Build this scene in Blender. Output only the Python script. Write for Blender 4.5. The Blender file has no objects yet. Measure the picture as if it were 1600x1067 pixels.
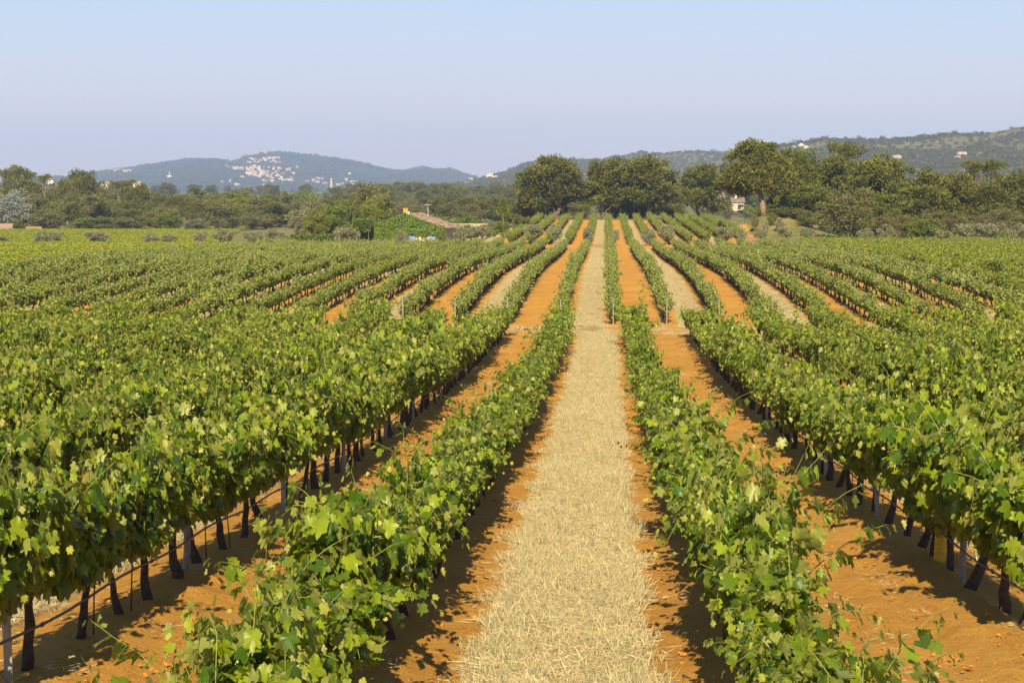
import bpy, math, random
import numpy as np
from mathutils import Vector, Matrix

R = math.radians
SC = bpy.context.scene
COL = SC.collection

# ------------------------------------------------------------------ camera, sky, sun, exposure
W, H = 1600.0, 1067.0
F = 2600.0                       # focal length in photo pixels
CAMZ = 10.0
YAW = math.atan((947 - 800) / F)
PITCH = math.atan((533.5 - 300) / F)
cam = bpy.data.cameras.new('camera')
cam.sensor_width = 36.0
cam.lens = 36.0 * F / W
cam.clip_start = 0.5
cam.clip_end = 60000
camo = bpy.data.objects.new('camera', cam)
COL.objects.link(camo)
camo.location = (0, 0, CAMZ)
camo.rotation_euler = (math.pi / 2 - PITCH, 0, YAW)
SC.camera = camo
CAMR = np.array(camo.rotation_euler.to_matrix())

SUN_EL, SUN_AZ = R(36), R(180)    # azimuth clockwise from +Y: behind the camera, a touch left
wd = bpy.data.worlds.new('World')
SC.world = wd
wd.use_nodes = True
wn = wd.node_tree
wn.nodes.clear()
out = wn.nodes.new('ShaderNodeOutputWorld')
bg = wn.nodes.new('ShaderNodeBackground')
sky = wn.nodes.new('ShaderNodeTexSky')
sky.sky_type = 'NISHITA'
sky.sun_disc = False
sky.sun_elevation = SUN_EL
sky.sun_rotation = SUN_AZ
sky.altitude = 50
sky.air_density = 1.0
sky.dust_density = 0.6
sky.ozone_density = 2.0
bg.inputs['Strength'].default_value = 0.10
# the low sky opposite the evening sun: pale blue above, lavender towards the horizon
tcw = wn.nodes.new('ShaderNodeTexCoord')
sep = wn.nodes.new('ShaderNodeSeparateXYZ')
wn.links.new(tcw.outputs['Generated'], sep.inputs[0])
mr = wn.nodes.new('ShaderNodeMapRange')
mr.inputs['From Min'].default_value = 0.0
mr.inputs['From Max'].default_value = 1.0
wn.links.new(sep.outputs['Z'], mr.inputs['Value'])
cr = wn.nodes.new('ShaderNodeValToRGB')
ce = cr.color_ramp.elements
for k, (pz, pc) in enumerate([(0.0, (4.5, 3.2, 3.1)), (0.05, (4.0, 3.45, 3.7)), (0.12, (2.6, 3.5, 4.5)), (0.3, (1.0, 1.6, 2.9)), (1.0, (0.28, 0.55, 1.35))]):
    el = ce[0] if k == 0 else (ce[len(ce) - 1] if k == 1 else ce.new(pz))
    el.position = pz; el.color = (*pc, 1)
wn.links.new(mr.outputs[0], cr.inputs[0])
mxw = wn.nodes.new('ShaderNodeMix'); mxw.data_type = 'RGBA'
mxw.inputs[0].default_value = 0.85
wn.links.new(sky.outputs[0], mxw.inputs[6])
wn.links.new(cr.outputs[0], mxw.inputs[7])
wn.links.new(mxw.outputs[2], bg.inputs['Color'])
wn.links.new(bg.outputs[0], out.inputs['Surface'])

sl = bpy.data.lights.new('sun', 'SUN')
sl.energy = 5.0
sl.angle = R(0.5)
sl.color = (1.0, 0.84, 0.56)
so = bpy.data.objects.new('sun', sl)
COL.objects.link(so)
sd = Vector((math.sin(SUN_AZ) * math.cos(SUN_EL), math.cos(SUN_AZ) * math.cos(SUN_EL), math.sin(SUN_EL)))
so.rotation_euler = sd.to_track_quat('Z', 'Y').to_euler()
so.location = (0, -30, 60)

SC.view_settings.view_transform = 'Standard'
SC.view_settings.look = 'None'
SC.view_settings.exposure = 1.03
SC.view_settings.gamma = 1.0
SC.view_settings.use_curve_mapping = False
SC.render.engine = 'CYCLES'
SC.cycles.max_bounces = 6
SC.cycles.diffuse_bounces = 3
SC.cycles.glossy_bounces = 2
SC.cycles.transmission_bounces = 3
SC.cycles.volume_bounces = 1
SC.cycles.transparent_max_bounces = 4
SC.cycles.sample_clamp_indirect = 6

rng = np.random.default_rng(7)

# ------------------------------------------------------------------ helpers
def px2w(px, py, depth):
    """world point that photo pixel (px, py) shows at distance depth along +Y"""
    d = CAMR @ np.array([(px - W / 2) / F, -(py - H / 2) / F, -1.0])
    t = depth / d[1]
    return np.array([0, 0, CAMZ]) + d * t

def proj(p):
    q = (np.asarray(p, float) - np.array([0, 0, CAMZ])) @ CAMR
    return W / 2 + F * q[..., 0] / -q[..., 2], H / 2 - F * q[..., 1] / -q[..., 2]

def _hash(ix, iy, seed):
    n = (ix.astype(np.int64) * 374761393 + iy.astype(np.int64) * 668265263 + seed * 974634777) & 0x7fffffff
    n = ((n ^ (n >> 13)) * 1274126177) & 0x7fffffff
    return ((n ^ (n >> 16)) & 0xffff) / 65535.0

def vnoise(x, y, seed=0):
    x = np.asarray(x, float); y = np.asarray(y, float)
    ix = np.floor(x); iy = np.floor(y)
    fx = x - ix; fy = y - iy
    fx = fx * fx * (3 - 2 * fx); fy = fy * fy * (3 - 2 * fy)
    a = _hash(ix, iy, seed); b = _hash(ix + 1, iy, seed)
    c = _hash(ix, iy + 1, seed); d = _hash(ix + 1, iy + 1, seed)
    return (a * (1 - fx) + b * fx) * (1 - fy) + (c * (1 - fx) + d * fx) * fy - 0.5

def fbm(x, y, seed=0, octv=4):
    s = 0; a = 1.0
    for k in range(octv):
        s = s + a * vnoise(x * 2 ** k, y * 2 ** k, seed + k)
        a *= 0.5
    return s

def sstep(a, b, x):
    t = np.clip((x - a) / (b - a), 0, 1)
    return t * t * (3 - 2 * t)

def make_mesh(name, V, polys, mats, pmat=None, smooth=False, attrs=None):
    """polys: list of (n, k) int arrays"""
    me = bpy.data.meshes.new(name)
    V = np.ascontiguousarray(V, dtype=np.float32)
    polys = [np.asarray(p, dtype=np.int32) for p in polys if len(p)]
    me.vertices.add(len(V))
    me.vertices.foreach_set('co', V.ravel())
    nl = sum(p.size for p in polys)
    nf = sum(len(p) for p in polys)
    me.loops.add(nl)
    me.loops.foreach_set('vertex_index', np.concatenate([p.ravel() for p in polys]))
    me.polygons.add(nf)
    tot = np.concatenate([np.full(len(p), p.shape[1], dtype=np.int32) for p in polys])
    st = np.concatenate([[0], np.cumsum(tot)[:-1]]).astype(np.int32)
    me.polygons.foreach_set('loop_start', st)
    try:
        me.polygons.foreach_set('loop_total', tot)
    except Exception:
        pass
    for m in (mats if isinstance(mats, (list, tuple)) else [mats]):
        me.materials.append(m)
    if pmat is not None:
        me.polygons.foreach_set('material_index', np.asarray(pmat, dtype=np.int32))
    me.polygons.foreach_set('use_smooth', np.full(nf, bool(smooth)))
    for k, v in (attrs or {}).items():
        a = me.attributes.new(k, 'FLOAT', 'POINT')
        a.data.foreach_set('value', np.ascontiguousarray(v, dtype=np.float32))
    me.update()
    me.validate()
    return me

class MB:
    """collects boxes, tubes, lathes and loose polygons into ONE mesh"""
    def __init__(s):
        s.v = []; s.p = {}; s.n = 0; s.m = {}
    def add(s, V, Fs, mi=0):
        V = np.asarray(V, float).reshape(-1, 3)
        for f in Fs:
            k = len(f)
            s.p.setdefault(k, []).append([i + s.n for i in f])
            s.m.setdefault(k, []).append(mi)
        s.v.append(V); s.n += len(V)
    def box(s, c, d, mi=0, rz=0.0, taper=1.0):
        x, y, z = d[0] / 2, d[1] / 2, d[2] / 2
        P = np.array([[-x, -y, -z], [x, -y, -z], [x, y, -z], [-x, y, -z],
                      [-x * taper, -y * taper, z], [x * taper, -y * taper, z], [x * taper, y * taper, z], [-x * taper, y * taper, z]])
        cz, sz = math.cos(rz), math.sin(rz)
        P = P @ np.array([[cz, sz, 0], [-sz, cz, 0], [0, 0, 1]])
        s.add(P + np.array(c), [(0, 3, 2, 1), (4, 5, 6, 7), (0, 1, 5, 4), (1, 2, 6, 5), (2, 3, 7, 6), (3, 0, 4, 7)], mi)
    def tube(s, P, rad, n=6, mi=0, cap=True, rough=0.0, rg=None):
        P = np.asarray(P, float); m = len(P)
        rad = np.broadcast_to(np.asarray(rad, float), (m,))
        T = np.gradient(P, axis=0)
        T /= np.linalg.norm(T, axis=1)[:, None] + 1e-9
        up = np.array([0.13, 0.97, 0.2]) if abs(T[0][2]) > 0.7 else np.array([0, 0, 1.0])
        A = np.cross(T, up); A /= np.linalg.norm(A, axis=1)[:, None] + 1e-9
        B = np.cross(T, A)
        th = np.arange(n) * 2 * math.pi / n
        r = rad[:, None] * np.ones((m, n))
        if rough and rg is not None:
            r = r * (1 + rough * rg.uniform(-1, 1, (m, n)))
        V = P[:, None, :] + r[..., None] * (np.cos(th)[None, :, None] * A[:, None, :] + np.sin(th)[None, :, None] * B[:, None, :])
        Fs = []
        for i in range(m - 1):
            for j in range(n):
                a = i * n + j; b = i * n + (j + 1) % n
                Fs.append((a, a + n, b + n, b))
        if cap:
            Fs.append(tuple(range(n)))
            Fs.append(tuple(range((m - 1) * n, m * n))[::-1])
        s.add(V.reshape(-1, 3), Fs, mi)
    def mesh(s, name, mats, smooth=False):
        ks = sorted(s.p)
        return make_mesh(name, np.concatenate(s.v), [np.array(s.p[k]) for k in ks], mats,
                         np.concatenate([np.array(s.m[k]) for k in ks]), smooth)

def obj(name, me, parent=None, loc=(0, 0, 0), col=None):
    o = bpy.data.objects.new(name, me)
    (col or COL).objects.link(o)
    o.location = loc
    if parent is not None:
        o.parent = parent
    return o

def tag(o, label, cat, group=None, kind=None):
    if label: o['label'] = label
    if cat: o['category'] = cat
    if group: o['group'] = group
    if kind: o['kind'] = kind
    return o

def empty(name, loc, label, cat, group=None, rz=0.0):
    o = bpy.data.objects.new(name, None)
    COL.objects.link(o)
    o.empty_display_size = 0.2
    o.location = loc
    o.rotation_euler = (0, 0, rz)
    return tag(o, label, cat, group)

def ordinal(n):
    words = ['', 'first', 'second', 'third', 'fourth', 'fifth', 'sixth', 'seventh', 'eighth', 'ninth', 'tenth', 'eleventh', 'twelfth']
    if n < len(words): return words[n]
    return '%d%s' % (n, 'th' if 10 < n % 100 < 14 else {1: 'st', 2: 'nd', 3: 'rd'}.get(n % 10, 'th'))

# ------------------------------------------------------------------ materials
class NT:
    def __init__(s, name):
        s.m = bpy.data.materials.new(name)
        s.m.use_nodes = True
        s.t = s.m.node_tree
        s.t.nodes.clear()
        s.out = s.t.nodes.new('ShaderNodeOutputMaterial')
    def n(s, typ, **kw):
        nd = s.t.nodes.new(typ)
        ins = kw.pop('ins', {})
        for k, v in kw.items():
            setattr(nd, k, v)
        for k, v in ins.items():
            s.set(nd, k, v)
        return nd
    def set(s, nd, k, v):
        sock = nd.inputs[k]
        if hasattr(v, 'bl_idname') and not hasattr(v, 'inputs'):
            s.t.links.new(v, sock)
        elif hasattr(v, 'outputs'):
            s.t.links.new(v.outputs[0], sock)
        else:
            if isinstance(v, tuple) and len(v) == 3 and sock.type == 'RGBA':
                v = (*v, 1)
            sock.default_value = v
    def math(s, op, a, b=0.0, clamp=False):
        nd = s.n('ShaderNodeMath', operation=op, use_clamp=clamp)
        s.set(nd, 0, a); s.set(nd, 1, b)
        return nd.outputs[0]
    def mix(s, f, a, b):
        nd = s.n('ShaderNodeMix', data_type='RGBA')
        s.set(nd, 0, f); s.set(nd, 6, a); s.set(nd, 7, b)
        return nd.outputs[2]
    def attr(s, name, typ='GEOMETRY'):
        return s.n('ShaderNodeAttribute', attribute_name=name, attribute_type=typ).outputs['Fac']
    def noise(s, scale, detail=4, vec=None, rough=0.6):
        nd = s.n('ShaderNodeTexNoise', ins={'Scale': scale, 'Detail': detail, 'Roughness': rough})
        if vec is not None: s.set(nd, 'Vector', vec)
        return nd.outputs[0]
    def ramp(s, f, stops):
        nd = s.n('ShaderNodeValToRGB')
        e = nd.color_ramp.elements
        while len(e) < len(stops): e.new(0.5)
        for i, (p, c) in enumerate(stops):
            e[i].position = p
            e[i].color = (*c, 1) if len(c) == 3 else c
        s.set(nd, 0, f)
        return nd.outputs[0]
    def sm(s, lo, hi, v):
        nd = s.n('ShaderNodeMapRange', interpolation_type='SMOOTHSTEP', ins={'From Min': lo, 'From Max': hi})
        s.set(nd, 'Value', v)
        return nd.outputs[0]
    def pos(s):
        return s.n('ShaderNodeNewGeometry').outputs['Position']
    def oc(s):
        return s.n('ShaderNodeTexCoord').outputs['Object']

def plain(name, col, rough=0.7, var=0.25, scale=8, metal=0.0, bump=0.0, spec=0.3):
    t = NT(name)
    c2 = tuple(max(0, c * (1 - var)) for c in col); c3 = tuple(min(1, c * (1 + var)) for c in col)
    nz = t.noise(scale, 5, t.oc())
    p = t.n('ShaderNodeBsdfPrincipled', ins={'Base Color': t.ramp(nz, [(0.3, c2), (0.7, c3)]), 'Roughness': rough, 'Metallic': metal, 'Specular IOR Level': spec})
    if bump:
        b = t.n('ShaderNodeBump', ins={'Strength': bump, 'Distance': 0.02, 'Height': t.noise(scale * 4, 4, t.oc())})
        t.set(p, 'Normal', b)
    t.set(t.out, 'Surface', p)
    return t.m

def leaf_mat(name, old, mid, young, under, rough=0.45, trans=0.3, spec=0.5, tint=(0.35, 0.42, 0.03), obj_var=0.0, tip=None):
    """leaf: colour per leaf from attributes 'rnd' and 'age'; pale underside; lets light through"""
    t = NT(name)
    r = t.attr('rnd'); a = t.attr('age')
    c = t.mix(t.sm(0.12, 0.95, r), old, mid)
    c = t.mix(t.sm(0.35, 0.9, a), c, young)
    if tip: c = t.mix(t.sm(0.80, 1.0, a), c, tip)
    if obj_var:
        oi = t.n('ShaderNodeObjectInfo').outputs['Random']
        hs = t.n('ShaderNodeHueSaturation', ins={'Color': c})
        t.set(hs, 'Value', t.math('ADD', t.math('MULTIPLY', oi, 2 * obj_var), 1 - obj_var))
        t.set(hs, 'Hue', t.math('ADD', t.math('MULTIPLY', t.math('FRACT', t.math('MULTIPLY', oi, 7.3)), 0.05), 0.475))
        c = hs.outputs[0]
    bf = t.n('ShaderNodeNewGeometry').outputs['Backfacing']
    cc = t.mix(t.math('MULTIPLY', bf, 0.75), c, under)
    p = t.n('ShaderNodeBsdfPrincipled', ins={'Base Color': cc, 'Roughness': rough, 'Specular IOR Level': spec})
    tr = t.n('ShaderNodeBsdfTranslucent', ins={'Color': t.mix(0.5, c, tint)})
    mx = t.n('ShaderNodeMixShader', ins={0: trans, 1: p, 2: tr})
    t.set(t.out, 'Surface', mx)
    return t.m

M = {}
M['leaf_front'] = leaf_mat('vine_leaf', (0.046, 0.105, 0.005), (0.225, 0.290, 0.012), (0.42, 0.41, 0.07), (0.27, 0.285, 0.075), 0.42, 0.36, 0.35, (0.42, 0.46, 0.02), tip=(0.46, 0.44, 0.18))
M['leaf_back'] = leaf_mat('vine_leaf_grey', (0.058, 0.105, 0.012), (0.215, 0.262, 0.030), (0.42, 0.41, 0.11), (0.24, 0.25, 0.10), 0.5, 0.25, 0.3, (0.28, 0.36, 0.05), tip=(0.44, 0.42, 0.20))
M['leaf_young'] = leaf_mat('young_vine_leaf', (0.17, 0.22, 0.008), (0.33, 0.36, 0.012), (0.45, 0.45, 0.05), (0.25, 0.28, 0.05), 0.5, 0.32, 0.4)
M['shoot'] = plain('vine_shoot', (0.20, 0.22, 0.05), 0.6, 0.35, 20)
M['bark'] = plain('vine_bark', (0.085, 0.060, 0.042), 0.95, 0.5, 30, bump=1.0)
M['pine'] = leaf_mat('pine_needles', (0.040, 0.056, 0.010), (0.115, 0.128, 0.020), (0.215, 0.215, 0.030), (0.11, 0.118, 0.022), 0.7, 0.15, 0.2, (0.16, 0.18, 0.02), 0.18)
M['oak'] = leaf_mat('oak_leaves', (0.07, 0.084, 0.018), (0.15, 0.15, 0.038), (0.23, 0.22, 0.06), (0.14, 0.14, 0.045), 0.6, 0.18, 0.3, (0.2, 0.22, 0.04), 0.18)
M['bright'] = leaf_mat('bright_leaves', (0.06, 0.10, 0.008), (0.16, 0.205, 0.012), (0.27, 0.30, 0.03), (0.12, 0.15, 0.03), 0.55, 0.22, 0.3, (0.25, 0.33, 0.03), 0.12)
M['olive'] = leaf_mat('olive_leaves', (0.10, 0.110, 0.036), (0.22, 0.22, 0.08), (0.33, 0.31, 0.13), (0.22, 0.23, 0.16), 0.55, 0.15, 0.35, (0.2, 0.22, 0.08), 0.15)
M['silver'] = leaf_mat('silver_leaves', (0.12, 0.14, 0.12), (0.21, 0.23, 0.20), (0.28, 0.30, 0.26), (0.26, 0.28, 0.25), 0.5, 0.12, 0.4, (0.2, 0.22, 0.15))
M['ivy'] = leaf_mat('creeper_leaves', (0.04, 0.085, 0.004), (0.10, 0.155, 0.006), (0.17, 0.23, 0.012), (0.08, 0.12, 0.02), 0.5, 0.2, 0.35, (0.2, 0.3, 0.03))
M['scrub'] = leaf_mat('scrub_leaves', (0.045, 0.058, 0.02), (0.085, 0.092, 0.034), (0.13, 0.125, 0.055), (0.09, 0.095, 0.04), 0.7, 0.12, 0.2, (0.15, 0.17, 0.04), 0.2)
M['trunk'] = plain('pine_bark', (0.20, 0.145, 0.10), 0.95, 0.45, 3, bump=0.6)
M['straw'] = leaf_mat('straw', (0.33, 0.25, 0.12), (0.66, 0.57, 0.35), (0.33, 0.36, 0.19), (0.52, 0.44, 0.26), 0.6, 0.2, 0.25, (0.5, 0.4, 0.15))
M['post_grey'] = plain('weathered_post', (0.26, 0.235, 0.20), 0.85, 0.3, 25, bump=0.5)
M['post_metal'] = plain('galvanised_post', (0.30, 0.30, 0.30), 0.5, 0.2, 15, metal=0.4)
M['pipe'] = plain('black_pipe', (0.06, 0.062, 0.065), 0.45, 0.25, 6)

def ground_mat():
    t = NT('ground')
    P = t.pos()
    n1 = t.noise(0.55, 5, P); n2 = t.noise(9, 6, P, 0.7); n3 = t.noise(60, 4, P, 0.7); n0 = t.noise(0.06, 3, P)
    soil = t.ramp(n1, [(0.30, (0.44, 0.215, 0.036)), (0.52, (0.52, 0.268, 0.048)), (0.72, (0.56, 0.31, 0.070))])
    soil = t.mix(t.math('MULTIPLY', t.sm(0.50, 0.72, n2), 0.45), soil, (0.33, 0.13, 0.035))
    soil = t.mix(t.math('MULTIPLY', t.sm(0.60, 0.75, n3), 0.4), soil, (0.60, 0.38, 0.16))
    soil = t.mix(t.math('MULTIPLY', t.sm(0.58, 0.66, t.noise(38, 3, P, 0.8)), 0.5), soil, (0.26, 0.105, 0.018))
    soil = t.mix(t.math('MULTIPLY', t.sm(0.62, 0.70, t.noise(2.1, 4, P, 0.75)), 0.55), soil, (0.27, 0.115, 0.024))
    stc = t.ramp(t.noise(14, 6, P, 0.75), [(0.3, (0.22, 0.13, 0.05)), (0.55, (0.38, 0.27, 0.12)), (0.75, (0.52, 0.41, 0.22))])
    sm = t.math('ADD', t.attr('straw'), t.math('MULTIPLY', t.math('SUBTRACT', t.noise(3.2, 5, P), 0.5), 0.55))
    sm = t.sm(-0.10, 0.14, sm)
    c = t.mix(sm, soil, stc)
    wild = t.ramp(t.noise(0.25, 6, P, 0.65), [(0.3, (0.10, 0.11, 0.03)), (0.5, (0.17, 0.16, 0.05)), (0.7, (0.27, 0.22, 0.09))])
    c = t.mix(t.attr('wild'), c, wild)
    far = t.ramp(t.noise(0.004, 5, P, 0.6), [(0.35, (0.06, 0.085, 0.025)), (0.5, (0.11, 0.13, 0.04)), (0.65, (0.2, 0.17, 0.07))])
    c = t.mix(t.attr('far'), c, far)
    p = t.n('ShaderNodeBsdfPrincipled', ins={'Base Color': c, 'Roughness': 0.95, 'Specular IOR Level': 0.15})
    h = t.math('ADD', t.math('MULTIPLY', n2, 1.0), t.math('MULTIPLY', n3, 0.5))
    b = t.n('ShaderNodeBump', ins={'Strength': 1.0, 'Distance': 0.06, 'Height': h})
    t.set(p, 'Normal', b)
    t.set(t.out, 'Surface', p)
    return t.m
M['ground'] = ground_mat()

def hill_mat(name, cols, rocky):
    t = NT(name)
    P = t.pos()
    a = t.noise(0.012, 6, P, 0.65); b = t.noise(0.06, 5, P, 0.7)
    c = t.ramp(t.math('ADD', t.math('MULTIPLY', a, 0.5), t.math('MULTIPLY', b, 0.5)), cols)
    c = t.mix(t.math('MULTIPLY', t.sm(0.60, 0.70, t.noise(0.018, 6, P, 0.7)), rocky), c, (0.36, 0.28, 0.20))
    p = t.n('ShaderNodeBsdfPrincipled', ins={'Base Color': c, 'Roughness': 1.0, 'Specular IOR Level': 0.0})
    t.set(t.out, 'Surface', p)
    return t.m
M['hill_far'] = hill_mat('far_hill', [(0.35, (0.018, 0.028, 0.024)), (0.55, (0.030, 0.042, 0.034)), (0.7, (0.055, 0.062, 0.048))], 0.15)
M['hill_near'] = hill_mat('scrub_hill', [(0.36, (0.07, 0.08, 0.03)), (0.48, (0.12, 0.115, 0.05)), (0.62, (0.19, 0.165, 0.085))], 0.6)

# ------------------------------------------------------------------ terrain
_py = np.array([-4000, -60, 0, 8, 12.7, 15.2, 21.3, 24.5, 45, 70.5, 78, 86, 96, 112, 130, 150, 172, 191, 203, 240, 295, 303, 318, 336, 360, 420, 700, 1000, 1500, 2500, 5000, 14000.])
_ph = np.array([3.0, 3.0, 2.9, 3.36, 3.68, 3.86, 4.29, 4.53, 5.55, 6.12, 6.22, 6.02, 5.72, 5.55, 5.75, 6.12, 6.38, 6.45, 6.42, 6.05, 5.3, 5.15, 5.1, 5.2, 6.6, 9, 9, 6, 3.5, 1.0, 0, 0])
_side = np.array([(-4000, 3.0), (0, 2.9), (78, 6.2), (96, 5.8), (120, 5.8), (150, 6.35), (191, 6.8), (203, 7.1), (215, 7.4), (240, 7.9), (300, 8.4), (390, 9.0), (700, 9.5), (1000, 6), (1500, 3.5), (2500, 1), (5000, 0), (14000, 0)])
_right = np.array([(-4000, 3.0), (0, 2.9), (78, 6.2), (191, 6.4), (203, 6.45), (240, 6.3), (300, 6.3), (420, 9), (700, 9.5), (1000, 6), (1500, 3.5), (2500, 1), (5000, 0), (14000, 0)])
_fy = np.linspace(-100, 480, 2901)
def _smooth(tabx, tabh):
    z = np.interp(_fy, tabx, tabh)
    k = np.exp(-0.5 * (np.arange(-60, 61) / 17.0) ** 2); k /= k.sum()
    zz = np.convolve(np.pad(z, 60, mode='edge'), k, mode='valid')
    return lambda y: np.where(y < 470, np.interp(y, _fy, zz), np.interp(y, tabx, tabh))
_hc = _smooth(_py, _ph); _hl = _smooth(_side[:, 0], _side[:, 1]); _hr = _smooth(_right[:, 0], _right[:, 1])
def gz(x, y):
    x = np.asarray(x, float); y = np.asarray(y, float)
    hc = _hc(y)
    f = sstep(195, 215, y)
    wl = sstep(-12, -24, x) * sstep(150, 200, y)
    wr = sstep(20, 34, x) * f
    h = hc * (1 - wl - wr) + _hl(y) * wl + _hr(y) * wr
    z = CAMZ - h
    z = z + 3.0 * np.exp(-((x - 24.5) ** 2 / 30.0 + (y - 243) ** 2 / 60.0))   # the bank under the big pine
    z = z + 0.5 * fbm(x / 40.0, y / 40.0, 5, 3) * sstep(330, 420, y)
    return z

# vine rows
def rows_front(): return [(c + s * 1.4, k, s) for k in range(-14, 15) for c in [-0.35 + 5.3 * k] for s in (-1, 1)]
def rows_upper(): return [(c + s * 1.22, k, s) for k in range(-19, 15) for c in [-0.87 + 4.9 * k] for s in (-1, 1)]
FRONT_END, UP0, UP1, TOP0, TOP1 = 70.5, 77.5, 191.0, 203.0, 303.0
def front_end(x): return FRONT_END + np.clip(x - 5, 0, 60) * 0.12
def straw_dist(x, y):
    """metres inside (+) or outside (-) the straw strips"""
    d1 = 0.60 - np.abs((x + 0.35 + 2.65) % 5.3 - 2.65)
    d2 = 0.60 - np.abs((x + 0.74 + 2.45) % 4.9 - 2.45)
    fe = front_end(x)
    lower = y < fe
    d = np.where(lower, d1, d2)
    head = 0.5 * np.minimum((y - fe + 1.0), (fe + 6.0 - y))
    d = np.maximum(d, np.clip(head, -1, 0.0) - 0.08)
    head2 = 0.5 * np.minimum(y - 189.0, 197.0 - y)
    d = np.maximum(d, np.clip(head2, -1, -0.10))
    return np.clip(d, -1, 1)

def berm(x, y):
    b1 = np.abs((x + 0.35 + 1.4 + 2.65) % 5.3 - 2.65); b2 = np.abs((x + 0.35 - 1.4 + 2.65) % 5.3 - 2.65)
    b = np.minimum(b1, b2)
    return 0.10 * np.exp(-(b / 0.33) ** 2) * (y < front_end(x))

def ground():
    def geo(a, b, n, first):
        t = np.linspace(0, 1, n + 1)[1:]
        lo, hi = 1.01, 1000.0
        g = np.power((abs(b - a) / first), t) * first
        return a + np.sign(b - a) * g
    xs = np.concatenate([geo(-80, -14000, 34, 2)[::-1], np.arange(-80, -14, 0.33), np.arange(-14, 14, 0.10), np.arange(14, 60, 0.33), geo(60, 14000, 34, 2)])
    ys = np.concatenate([geo(5, -4000, 12, 3)[::-1], np.arange(5, 40, 0.10), np.arange(40, 80, 0.22), np.arange(80, 310, 0.8), np.arange(310, 480, 4), geo(480, 15000, 34, 10)])
    xs = np.unique(xs); ys = np.unique(ys)
    X, Y = np.meshgrid(xs, ys)
    Z = gz(X, Y)
    sd_ = straw_dist(X, Y)
    near = sstep(90, 60, Y) * sstep(40, 25, np.abs(X))
    soil = sstep(0.05, -0.15, sd_)
    Z = Z + near * (berm(X, Y) + soil * (0.05 * fbm(X * 1.6, Y * 1.6, 3, 3) + 0.028 * np.abs(vnoise(X * 7, Y * 7, 9)) + 0.05 * np.clip(vnoise(X * 4.3, Y * 4.3, 21) - 0.18, 0, 1)))
    Z = Z + near * 0.03 * soil * np.sin(X * 2 * math.pi / 0.42) * sstep(-0.1, 0.25, vnoise(X * 0.5, Y * 0.12, 44))
    lane = np.abs((X + 0.35) % 5.3 - 2.65)
    rut = np.exp(-((lane - .52) / .13) ** 2)
    Z = Z - near * rut * (Y < 71) * (.035 + .03 * vnoise(X * 2, Y * 5.5, 8))
    ridge = np.exp(-((lane - .92) / .12) ** 2)
    Z = Z + near * ridge * (Y < 71) * np.clip(.035 + .10 * fbm(X * 4, Y * 4, 15, 3), 0, .1)
    infield = (Y < 197) & (Y > -60)
    top = (Y >= 197) & (Y < 306) & (X > -15) & (X < 19.5)
    nz = fbm(X / 2.2, Y / 4.5, 77, 3)
    edge = np.minimum(np.minimum(X + 15, 19.6 - X), np.minimum(306 - Y, 999)) + 2.2 * nz
    wild = np.where(infield, 0.0, np.where(top | (Y < 306), sstep(.6, -.6, edge), 1.0))
    bank = np.exp(-((X - 23.5) ** 2 / 22.0 + (Y - 236) ** 2 / 40.0))
    wild = wild * (1 - .8 * sstep(.62, 1.0, bank + .75 * nz))
    wild = np.where((X < -42) & (Y > 88), np.maximum(wild, .85), wild)
    far = sstep(420, 800, Y) + sstep(-50, -400, Y) * 0
    nx, ny = len(xs), len(ys)
    idx = np.arange(nx * ny).reshape(ny, nx)
    q = np.stack([idx[:-1, :-1], idx[:-1, 1:], idx[1:, 1:], idx[1:, :-1]], -1).reshape(-1, 4)
    me = make_mesh('ground', np.stack([X, Y, Z], -1).reshape(-1, 3), [q], M['ground'], None, True,
                   {'straw': sd_.ravel(), 'wild': wild.ravel(), 'far': np.clip(far, 0, 1).ravel()})
    tag(obj('ground', me), None, None, None, 'structure')
ground()

# ------------------------------------------------------------------ hills
def hill(name, ridge, depth, front, back, mat, amp, base, seed, nu=260, nv=90):
    ridge = np.array(ridge, float)
    ux = np.linspace(ridge[0, 0], ridge[-1, 0], nu)
    uy = np.interp(ux, ridge[:, 0], ridge[:, 1])
    top = np.array([px2w(a, b, depth) for a, b in zip(ux, uy)])
    v = np.linspace(-1, 1, nv)
    V = np.zeros((nv, nu, 3))
    for i, t in enumerate(v):
        y = depth + (t * front if t < 0 else t * back)
        x = top[:, 0] * 1.0
        sh = 1 - abs(t) ** .85
        Hh = np.maximum(top[:, 2] - base, 0)
        rid = fbm(x / (Hh.max() * 1.6), y / (Hh.max() * 3.0), seed, 5)
        z = base - 2 + Hh * sh * (1 + 0.0 * rid) + amp * Hh.max() * rid * (1 - np.abs(t)) * np.minimum(1, np.abs(t) * 3) * np.minimum(1, Hh / (0.3 * Hh.max()))
        V[i, :, 0] = x; V[i, :, 1] = y; V[i, :, 2] = z
    idx = np.arange(nv * nu).reshape(nv, nu)
    q = np.stack([idx[:-1, :-1], idx[:-1, 1:], idx[1:, 1:], idx[1:, :-1]], -1).reshape(-1, 4)
    me = make_mesh(name, V.reshape(-1, 3), [q], mat, None, True)
    tag(obj(name, me), None, None, None, 'structure')
    return V

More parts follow.
